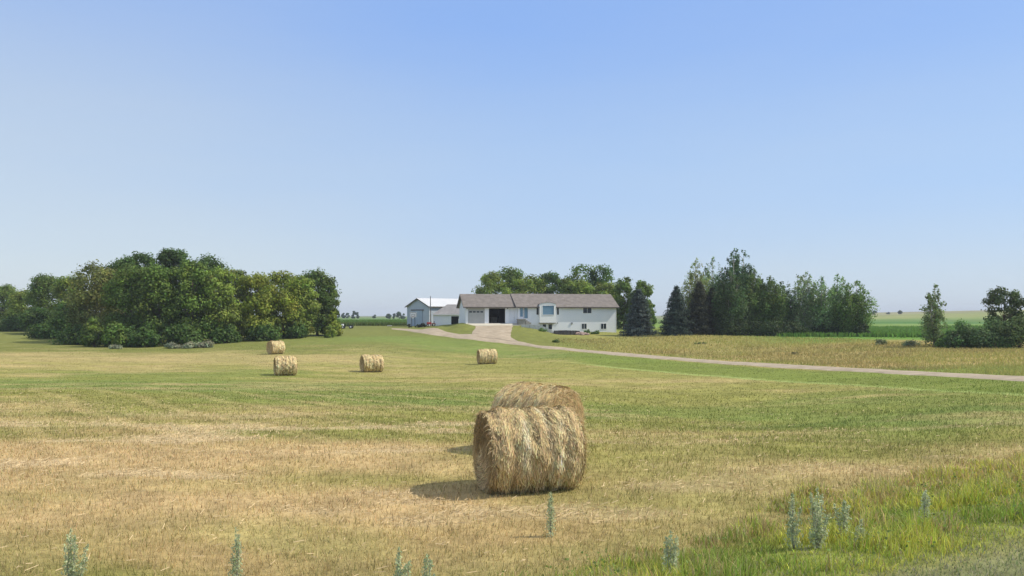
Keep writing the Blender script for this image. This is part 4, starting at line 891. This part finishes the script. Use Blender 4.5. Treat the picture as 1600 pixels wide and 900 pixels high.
# main block
MY = -0.6; MD = 8.6; x0 = xg1; zb = -3.5; zme = Z(477.6, xg1+8); zmr = zme+2.05+.12
xb0, xb1 = T(843.3, MY-.6), T(868.5, MY-.6)
ent = (T(811.6, MY), T(824.6, MY), Z(497.5, x0), Z(479.2, x0))
w2 = (T(911.2, MY), T(924, MY), Z(489.2, 21), Z(478.4, 21))
wb1 = (T(909, MY), T(916.6, MY), Z(513.8, 21), Z(505.6, 21)); wb2 = (T(939, MY), T(947.2, MY), Z(513.8, 25), Z(505.6, 25))
wu1 = (T(848, MY), T(853.2, MY), Z(512, 14), Z(506.6, 14)); wu2 = (T(857, MY), T(862.6, MY), Z(514.6, 15), Z(506.6, 15))
mb = MB(); wall_holes(mb, x0, xe, zb, zme, MY, MY+.18, [ent, w2, wb1, wb2, wu1, wu2])
mb.box((x0, MY+.18, zb), (x0+.18, MY+MD, zme)); mb.box((xe-.18, MY+.18, zb), (xe, MY+MD, zme)); mb.box((x0+.18, MY+MD-.18, zb), (xe-.18, MY+MD, zme))
mb.prism([(xe-.18, MY, zme), (xe-.18, MY+MD, zme), (xe-.18, MY+MD/2, zmr-.15)], (.18, 0, 0)); mb.prism([(x0, MY, zme), (x0, MY+MD, zme), (x0, MY+MD/2, zmr-.15)], (.18, 0, 0))
mb.build('wall', M['siding'], house)
# clapboard lines
mb = MB(); zz = zb+.1
MB().box((x0+.2, MY+.3, zb), (xe-.2, MY+.34, zme-.05)).build('room_shade_sheet', M['dark'], house)  # near-black sheet standing in for the unlit rooms behind the windows
roof(x0, xe, MY, MY+MD, zme, zmr, ends=(.45, .45))
MB().box((x0-.012, MY-.02, zb), (x0+.10, MY-.002, zme)).build('corner_trim', M['trim'], house); MB().box((xe-.10, MY-.02, zb), (xe+.02, MY-.002, zme)).build('corner_trim', M['trim'], house)
window(*w2, MY+.02, house); window(*wb1, MY+.02, house); window(*wb2, MY+.02, house); window(*wu1, MY+.02, house, 0); window(*wu2, MY+.02, house, 0)
# entrance: storm door + side light
xm = ent[0]+(ent[1]-ent[0])*.55
en = MB().box((ent[0], MY+.06, ent[2]), (xm-.05, MY+.12, ent[3])).build('front_door', M['door_white'], house)
MB().box((ent[0]+.14, MY+.045, ent[2]+.3), (xm-.19, MY+.058, ent[3]-.15)).build('pane', M['glass_blue'], en)
MB().tube([(xm-.12, MY+.02, ent[2]+.95), (xm-.12, MY+.02, ent[2]+1.1)], .015, 6).build('handle', M['steel'], en)
window(xm+.05, ent[1], ent[2]+.02, ent[3], MY+.02, house, 0, 'glass_blue', fw=.05)
# bay window: canted box with an arched hood
bz0, bz1 = Z(504.2, 14), Z(475.5, 14); by = MY-.6; wv = (T(848, by), T(865.5, by), Z(491.6, 14), Z(477.6, 14))
mb = MB(); wall_holes(mb, xb0, xb1, bz0, bz1, by, by+.12, [wv])
mb.box((xb0, by+.12, bz0), (xb0+.12, MY-.002, bz1)); mb.box((xb1-.12, by+.12, bz0), (xb1, MY-.002, bz1)); mb.box((xb0+.12, by+.12, bz0), (xb1-.12, MY-.002, bz0+.1))
arc = [(xb0-.05+(xb1-xb0+.1)*k/14, by-.01, bz1+.30*sin(pi*k/14)**.8) for k in range(15)]
mb.prism(arc+[(xb1+.05, by-.01, bz1-.001), (xb0-.05, by-.01, bz1-.001)][::1], (0, .14, 0)); bay = mb.build('bay_window', M['trim'], house)
mb = MB(); A2 = [(p[0]*1.0, by-.08, p[2]+.012) for p in arc]; A3 = [(p[0], by-.08, p[2]+.045) for p in arc]; mb.prism(A2+A3[::-1], (0, 3.0, 0)); mb.build('hood_roof', M['shingle'], bay)
w_ = window(*wv, by+.01, bay, 0, 'glass_blue', fw=.06)
MB().box((xb0+.3, by+.4, bz0+.2), (xb1-.3, by+.44, bz1)).build('bay_shade_sheet', M['dark'], bay)  # near-black sheet, painted dark for the unlit room behind the bay
mb = MB(); mb.box((xb0-.02, by-.04, bz0-.10), (xb1+.02, MY-.003, bz0-.002)); mb.build('bay_sill', M['fascia'], bay)
for (a, b) in ((T(838.4, MY), T(841.4, MY)), (T(870.4, MY), T(873, MY))):
    mb = MB(); mb.box((a, MY-.05, Z(491.6, 14)), (b, MY-.004, Z(478, 14)))
    n_ = 16; zz0, zz1 = Z(491.6, 14)+.05, Z(478, 14)-.05
    for k in range(n_): q = zz0+(zz1-zz0)*k/n_; mb.box((a+.04, MY-.062, q), (b-.04, MY-.048, q+.05))
    mb.build('shutter', M['shutter'], house)
for px_, row_, yy in ((728.6, 481, -.02), (793, 481, -.02), (829.3, 479.5, MY)):
    t_ = T(px_, yy) if px_ > 729 else .22; z_ = Z(row_, t_); lm = MB().box((t_-.05, yy-.10, z_+.06), (t_+.05, yy-.004, z_+.12)).box((t_-.08, yy-.2, z_-.17), (t_+.08, yy-.06, z_+.07), .015).build('wall_lamp', M['black'], house)
for px_, row_, r_ in ((892.3, 480.5, .14), (893.3, 505, .17), (871, 504.5, .1)):
    t_ = T(px_, MY); z_ = Z(row_, t_); MB().box((t_-r_, MY-.12, z_-r_), (t_+r_, MY-.004, z_+r_), .02).build('wall_vent', M['steel'], house)
MB().tube([(xe-.35, MY-.1, Z(479.5, 26)), (xe-.35, MY-.25, Z(479.9, 26))], .08, 8).build('floodlight', M['black'], house)
mb = MB(); mb.box((xe-5, MY+MD/2+.8, zmr-.9), (xe-4.85, MY+MD/2+.95, zmr+.05)); mb.build('vent_pipe', M['steel'], house)
# landing and steps
sx0, sx1 = T(808.8, MY-1.6), T(830, MY-1.6)
mb = MB(); zt = Z(498.3, x0); mb.box((sx0+.1, MY-1.7, zt-.12), (sx1-.9, MY-.02, zt), .02)
mb.build('landing', M['stone'], house); mb = MB(); mb.box((sx0+.2, MY-1.55, zb+1.0), (sx1-1.0, MY-.03, zt-.122)); 
for k in range(3): mb.box((sx1-.95+.32*k, MY-1.6, zb+1.0), (sx1-.64+.32*k, MY-.03, zt-.22-.2*k))
mb.build('steps', M['stone'], house)
# concrete apron
ap = MB(); pts = []
ax0, ax1 = -.1, T(811, -1.7); ap.prism([(ax0+.15, -.03, zf-.02), (ax0, -2.2, zf-.36), (ax1, -2.2, zf-.36), (ax1-.2, -.62, zf-.06), (xg1-.02, -.62, zf-.06), (xg1-.02, -.03, zf-.02)][::-1], (0, 0, -1.0))
apo = ap.build('concrete_apron', M['concrete']); apo.location = (HX, HY, CZ); apo.rotation_euler = (0, 0, HA); tag(apo, kind='structure')

# retaining walls, rocks
def wall_line(name, pts, th, mat, label, cat='wall', hts=None):
    mb = MB(); 
    for (p, q) in zip(pts, pts[1:]):
        a = Vector(p); b = Vector(q); t = (b-a); t.z = 0; t.normalize(); n_ = Vector((-t.y, t.x, 0))*th/2
        L_ = (b-a).length; k = max(2, int(L_/.6))
        for i in range(k):
            c0 = a.lerp(b, i/k+.01); c1 = a.lerp(b, (i+1)/k-.01); j = random.uniform(-.03, .03)
            lo0, lo1 = Vector((c0.x, c0.y, zg(c0.x, c0.y)-.4)), Vector((c1.x, c1.y, zg(c1.x, c1.y)-.4))
            bot = [lo0-n_, lo1-n_, lo1+n_, lo0+n_]; top = [Vector((v.x, v.y, (c0 if m_ in (0, 3) else c1).z+j)) for m_, v in enumerate(bot)]
            vs = [mb.bm.verts.new(v) for v in bot+top]
            for qd in [(0,3,2,1),(4,5,6,7),(0,1,5,4),(1,2,6,5),(2,3,7,6),(3,0,4,7)]: mb.bm.faces.new([vs[m_] for m_ in qd])
    o = mb.build(name, M[mat]); tag(o, label, cat); return o
def WP(px, row, d): x, y = XY(px, d); return (x, y, CZ-(row-HR)*d/F)
wall_line('retaining_wall', [WP(815,507,135.2), WP(828,506.8,134.8), WP(842,508.5,134.6), WP(852,511,134.6), WP(861,515.5,134.6), WP(868,520.5,134.8)], .35, 'pale_stone', 'curved pale stone retaining wall stepping down below the bay window')
wall_line('retaining_wall', [WP(866,516.4,134.2), WP(885,516,135), WP(905,516.6,136)], .5, 'timber_dark', 'dark timber retaining wall in front of the basement wall')
for k, (px, row, d, r_, lab) in enumerate([(903,519,135.3,.42,'reddish rock at the end of the dark retaining wall, left one'),(908,519,135.4,.5,'largest reddish rock beside the dark retaining wall'),(913,519.5,135.2,.4,'reddish rock right of the largest one'),(918,520,135,.3,'small reddish rock, rightmost of the pile'),(910,521,134.4,.3,'small low rock in front of the reddish pile')]):
    x, y, _ = WP(px, row, d); o = MB().blob((0, 0, 0), r_, 2, .12, (1.2, .9, .75)).build('rock', M['red_stone'], None, loc=(x, y, zg(x, y)+r_*.35)); tag(o, lab, 'rock', 'rocks by the retaining wall')

# ---------------------------------------------------------------- sheds
def local_frame(pxc, d, ang, name, label, cat):
    x, y = XY(pxc, d); return thing(name, label, cat, (x, y, CZ), ang), x, y
# big metal shed: front-left corner at 636, near corner of the side at 671
SA = R(46)
sh, bx, by_ = local_frame(671, 170, 0, 'metal_shed', 'white metal machine shed, wall shade put into its colour, with a bright white metal roof', 'shed')
gv = Vector((-cos(R(32)), sin(R(32)), 0))      # along the gable, leftwards
# gable runs from the near corner to the left/back, side runs to the right/back
sv2 = Vector((sin(R(32)), cos(R(32)), 0)); sv2 = Vector((cos(R(40)), sin(R(40)), 0)); gv = Vector((-sin(R(40)), cos(R(40)), 0))
def SP(u, v, z): p = gv*u+sv2*v; return (p.x, p.y, z)
# solve gable width so that its far corner is seen at column 636
k_ = (636-800)/F; gw = (k_*by_-bx)/(gv.x-k_*gv.y); slen = 15.0
z0s = zg(bx, by_)-CZ-.4; zes = (HR-478.6)*by_/F; zps = (HR-466.6)*(by_+gv.y*gw/2)/F
mb = MB(); q = [SP(0, 0, z0s), SP(0, 0, zes), SP(gw/2, 0, zps-.1), SP(gw, 0, zes), SP(gw, 0, z0s)]
mb.prism(q, sv2*slen); wl_ = mb.build('wall', M['metal_shaded'], sh)
ov = .35; n1_ = SP(0, 1, 0)
sl = (zps-zes)/(gw/2)
mb = MB(); 
mb.prism([SP(-ov, -ov, zes-sl*ov+.12), SP(gw/2, -ov, zps+.12), SP(gw+ov, -ov, zes-sl*ov+.12), SP(gw+ov, -ov, zes-sl*ov+.02), SP(gw/2, -ov, zps+.02), SP(-ov, -ov, zes-sl*ov+.02)], sv2*(slen+2*ov))
for k in range(17):
    v0 = -ov+.4+k*.9
    mb.prism([SP(-ov+.02, v0, zes-sl*(ov-.02)+.121), SP(gw/2, v0, zps+.121), SP(gw/2, v0, zps+.16), SP(-ov+.02, v0, zes-sl*(ov-.02)+.16)], sv2*.06)
ro = mb.build('roof', M['metal_white'], sh)
mb = MB()
mb.prism([SP(-ov-.01, -ov-.04, zes-sl*ov+.10), SP(gw/2, -ov-.04, zps+.10), SP(gw+ov+.01, -ov-.04, zes-sl*ov+.10), SP(gw+ov+.01, -ov-.04, zes-sl*ov-.12), SP(gw/2, -ov-.04, zps-.12), SP(-ov-.01, -ov-.04, zes-sl*ov-.12)], sv2*.03)
mb.prism([SP(-ov-.04, -ov, zes-sl*ov+.10), SP(-ov-.04, -ov, zes-sl*ov-.12), SP(-ov-.01, -ov, zes-sl*ov-.12), SP(-ov-.01, -ov, zes-sl*ov+.10)], sv2*(slen+2*ov)); mb.build('trim_board', M['fascia'], ro)
# ribs on wall
mb = MB()
for k in range(8): u = gw*(k+.5)/8; mb.prism([SP(u, -.02, z0s), SP(u+.05, -.02, z0s), SP(u+.05, -.02, zes+.02), SP(u, -.02, zes+.02)], sv2*.018)
for k in range(14): v = slen*(k+.5)/14; mb.prism([SP(-.02, v, z0s), SP(-.02, v+.05, z0s), SP(-.02, v+.05, zes-.1), SP(-.02, v, zes-.1)], gv*.018)
mb.build('wall_ribs', M['metal_shaded'], wl_)
mb = MB(); mb.prism([SP(-.024, 0, z0s), SP(-.024, .14, z0s), SP(-.024, .14, zes-.08), SP(-.024, 0, zes-.08)], gv*.02); mb.build('corner_trim', M['trim'], wl_)
zd = (HR-484.2)*by_/F
dr_ = MB(); dr_.prism([SP(gw*.30, -.10, z0s), SP(gw*.76, -.10, z0s), SP(gw*.76, -.10, zd-.12), SP(gw*.30, -.10, zd-.12)], sv2*.07); dr_ = dr_.build('sliding_door', M['door_blue'], sh)
mb = MB(); mb.prism([SP(gw*.24, -.16, zd-.10), SP(gw*.80, -.16, zd-.10), SP(gw*.80, -.16, zd+.10), SP(gw*.24, -.16, zd+.10)], sv2*.13); mb.build('door_rail', M['fascia'], sh)
# small outbuilding in front: long low hip/gable roof
ob, ox, oy = local_frame(677, 160, 0, 'outbuilding', 'low white outbuilding with grey shingle roof and dark open doorway', 'shed')
kx = (722-800)/F
def obx(px, yo=0.0): return (px-800)/F*(oy+yo)-ox
oz0 = (HR-511)*oy/F; oze = (HR-491)*oy/F; ozr = (HR-475.6)*(oy+3.2)/F; xo1 = obx(735)
hole = (obx(705), obx(717), oz0, (HR-494.2)*oy/F)
mb = MB(); wall_holes(mb, 0, xo1, oz0, oze, 0, .15, [hole]); mb.box((0, .15, oz0), (.15, 6.4, oze)); mb.box((.15, 6.25, oz0), (xo1, 6.4, oze)); mb.box((xo1-.15, .15, oz0), (xo1, 6.25, oze)); mb.build('wall', M['siding'], ob)
mb = MB(); mb.box((hole[0]-.1, 1.8, oz0), (hole[1]+.1, 1.85, hole[3]+.1)); mb.box((hole[0]-.12, .16, oz0), (hole[0]-.07, 1.8, hole[3]+.1)); mb.box((hole[1]+.07, .16, oz0), (hole[1]+.12, 1.8, hole[3]+.1)); mb.build('doorway_shade', M['dark'], ob)  # near-black boxes, doorway shade put into their colour
mb = MB(); hx = obx(699, 3.2); 
bm = mb.bm; e = .3
pa = [(-e, -e, oze-.05), (xo1+e, -e, oze-.05), (xo1+e, 6.4+e, oze-.05), (-e, 6.4+e, oze-.05), (hx, 3.2, ozr), (xo1+e, 3.2, ozr)]
vs = [bm.verts.new(p) for p in pa]
for f in [(0,1,5,4),(2,3,4,5),(3,0,4),(1,2,5),(0,3,2,1)]: bm.faces.new([vs[i] for i in f])
rf = mb.build('roof', M['shed_shingle'], ob)
MB().box((-e-.01, -e-.04, oze-.16), (xo1+e, -e-.003, oze-.04)).build('gutter', M['trim'], rf)
MB().box((-.02, -.03, oz0), (.14, -.003, oze-.02)).build('corner_trim', M['trim'], ob)
# white tank beside the doorway
x, y = XY(718.7, 156); z = zg(x, y); t = thing('white_barrel', 'white upright drum beside the outbuilding doorway', 'barrel', (x, y, z))
MB().tube([(0,0,0),(0,0,.04),(0,0,1.0),(0,0,1.06)], [.26,.3,.3,.24], 12).build('drum', M['trim'], t, smooth=False); MB().tube([(0,0,1.06),(0,0,1.13)], .06, 8).build('cap', M['black'], t)

# utility pole
x, y = XY(672.6, 163); z = zg(x, y); ht = (HR-463)*163/F+CZ-z
t = thing('utility_pole', 'thin dark pole standing before the corner of the metal shed', 'pole', (x, y, z))
MB().tube([(0,0,-.3),(0,0,ht)], [.10,.075], 9).build('post', M['wood_pole'], t); MB().box((-.12,-.14,ht*.62),(.12,-.08,ht*.62+.4),.02).build('meter_box', M['steel'], t); MB().tube([(0,0,ht-.02),(0,0,ht+.12)],[.09,.03],9).build('pole_cap', M['steel'], t)
# basketball hoop
x, y = XY(645.5, 160); z = zg(x, y); t = thing('basketball_hoop', 'white basketball backboard on dark double posts before the shed', 'basketball hoop', (x, y, z)); hb = (HR-496)*160/F+CZ-z
for sx in (-.32, .32): MB().tube([(sx,.35,-.2),(sx,.35,hb*.75),(sx*.8,.06,hb+.5)], .06, 8).build('post', M['black'], t)
bb = MB().box((-.68,-.03,hb),(.68,.02,hb+1.05),.01).build('backboard', M['trim'], t)
mb = MB(); a_, b_, zz0 = -.62,.62,hb+.05
for (p,q) in (((a_,-.04,zz0),(b_,-.032,zz0+.05)),((a_,-.04,hb+.95),(b_,-.032,hb+1.0)),((a_,-.04,zz0+.05),(a_+.05,-.032,hb+.95)),((b_-.05,-.04,zz0+.05),(b_,-.032,hb+.95)),((-.3,-.04,hb+.2),(.3,-.032,hb+.25)),((-.3,-.04,hb+.6),(.3,-.032,hb+.65)),((-.3,-.04,hb+.25),(-.25,-.032,hb+.6)),((.25,-.04,hb+.25),(.3,-.032,hb+.6))): mb.box(p,q)
mb.build('board_lines', M['black'], bb)
mb = MB(); mb.tube([(.23*cos(k*pi/8),-.28+.23*sin(k*pi/8),hb+.18) for k in range(17)], .014, 6, False); mb.build('rim', M['red'], t)
mb = MB()
for k in range(10):
    a = k*2*pi/10; mb.tube([(.23*cos(a),-.28+.23*sin(a),hb+.18),(.13*cos(a+.3),-.28+.13*sin(a+.3),hb-.22)], .01, 4)
mb.build('net', M['trim'], t)
# red tractor
x, y = XY(673.5, 158.5); z = zg(x, y); t = thing('red_tractor', 'small red garden tractor parked by the outbuilding corner', 'tractor', (x, y, z), R(8))
mb = MB(); mb.box((-.85,-.25,.42),(.1,.25,.85),.06); mb.box((.1,-.42,.35),(.75,.42,.55),.05); mb.build('body', M['red'], t)
mb = MB(); mb.box((.25,-.24,.6),(.62,.24,.7),.03); mb.box((.55,-.24,.7),(.66,.24,1.05),.03); mb.build('seat', M['black'], t)
MB().tube([(.0,0,.8),(.12,0,1.05)], .02, 6).tube([(.14+.0,.19*cos(k*pi/6),1.06+.06*sin(k*pi/6)) for k in range(13)], .016, 5, False).build('steering_wheel', M['black'], t)
mb = MB(); mb.box((-.2,-.5,.2),(.35,.5,.3),.03); mb.build('mower_deck', M['red'], t)
for (wx,wy,wr,ww) in ((.5,-.42,.36,.13),(.5,.42,.36,.13),(-.65,-.38,.24,.09),(-.65,.38,.24,.09)):
    wh = MB().tube([(wx,wy-ww,wr),(wx,wy-ww*.8,wr),(wx,wy+ww*.8,wr),(wx,wy+ww,wr)], [wr*.85,wr,wr,wr*.85], 18).build('wheel', M['rubber'], t); MB().tube([(wx,wy-ww-.01,wr),(wx,wy+ww+.01,wr)], wr*.5, 12).build('rim', M['cream'], wh)
mb = MB(); mb.box((.2,-.62,.55),(.85,-.5,.62)); mb.build('fender', M['red'], t)
bush(660, 159, 502, 12, (.03,.045,.03), 'dark low bush against the shed gable, left of the red tractor', None, name='shrub', nc=8, dens=80, leaf=.15)
bush(652, 160, 505, 8, (.035,.06,.03), 'small dark weed patch at the foot of the hoop', None, name='shrub', nc=6, dens=60, leaf=.13)
bush(639, 161, 504.5, 7, (.06,.075,.05), 'small weed clump at the left corner of the metal shed', None, name='shrub', nc=6, dens=60, leaf=.13)
# trailer on the lawn
x, y = XY(541, 155); z = zg(x, y); t = thing('utility_trailer', 'low black flat trailer parked on the lawn right of the grove', 'trailer', (x, y, z), R(4))
mb = MB(); mb.box((-1.0,-.75,.42),(1.15,-.68,.54)); mb.box((-1.0,.68,.42),(1.15,.75,.54)); mb.box((-1.0,-.68,.42),(-.92,.68,.54)); mb.box((1.07,-.68,.42),(1.15,.68,.54)); mb.tube([(-1.0,-.6,.45),(-1.7,0,.40)], .04, 6); mb.tube([(-1.0,.6,.45),(-1.7,0,.40)], .04, 6); mb.build('frame', M['black'], t)
MB().box((-.92,-.68,.47),(1.07,.68,.52)).build('deck', M['steel'], t)
for sy in (-.86,.86):
    for wx in (.95,-.55):
        wr = .34 if wx > 0 else .28
        wh = MB().tube([(wx,sy-.1,wr),(wx,sy-.08,wr),(wx,sy+.08,wr),(wx,sy+.1,wr)], [wr*.85,wr,wr,wr*.85], 18).build('wheel', M['rubber'], t); MB().tube([(wx,sy-.11,wr),(wx,sy+.11,wr)], wr*.5, 12).build('rim', M['trim'], wh)
MB().tube([(.35,-.7,.5),(.35,-.7,1.05)], .03, 6).tube([(.35,.7,.5),(.35,.7,1.05)], .03, 6).tube([(.35,-.7,1.05),(.35,.7,1.05)], .03, 6).build('upright', M['black'], t)
MB().box((-.95,-.35,.53),(-.5,.35,.86),.05).build('tool_box', M['trim'], t)
MB().tube([(-1.68,0,0),(-1.68,0,.6)], .03, 6).build('jack', M['black'], t)
x, y = XY(608.5, 178); o = MB().box((-.5,-.3,0),(.5,.3,.16),.05).build('white_board', M['pale_stone'], None, loc=(x, y, zg(x, y)+.02)); tag(o, 'small white slab lying at the back edge of the lawn', 'slab')
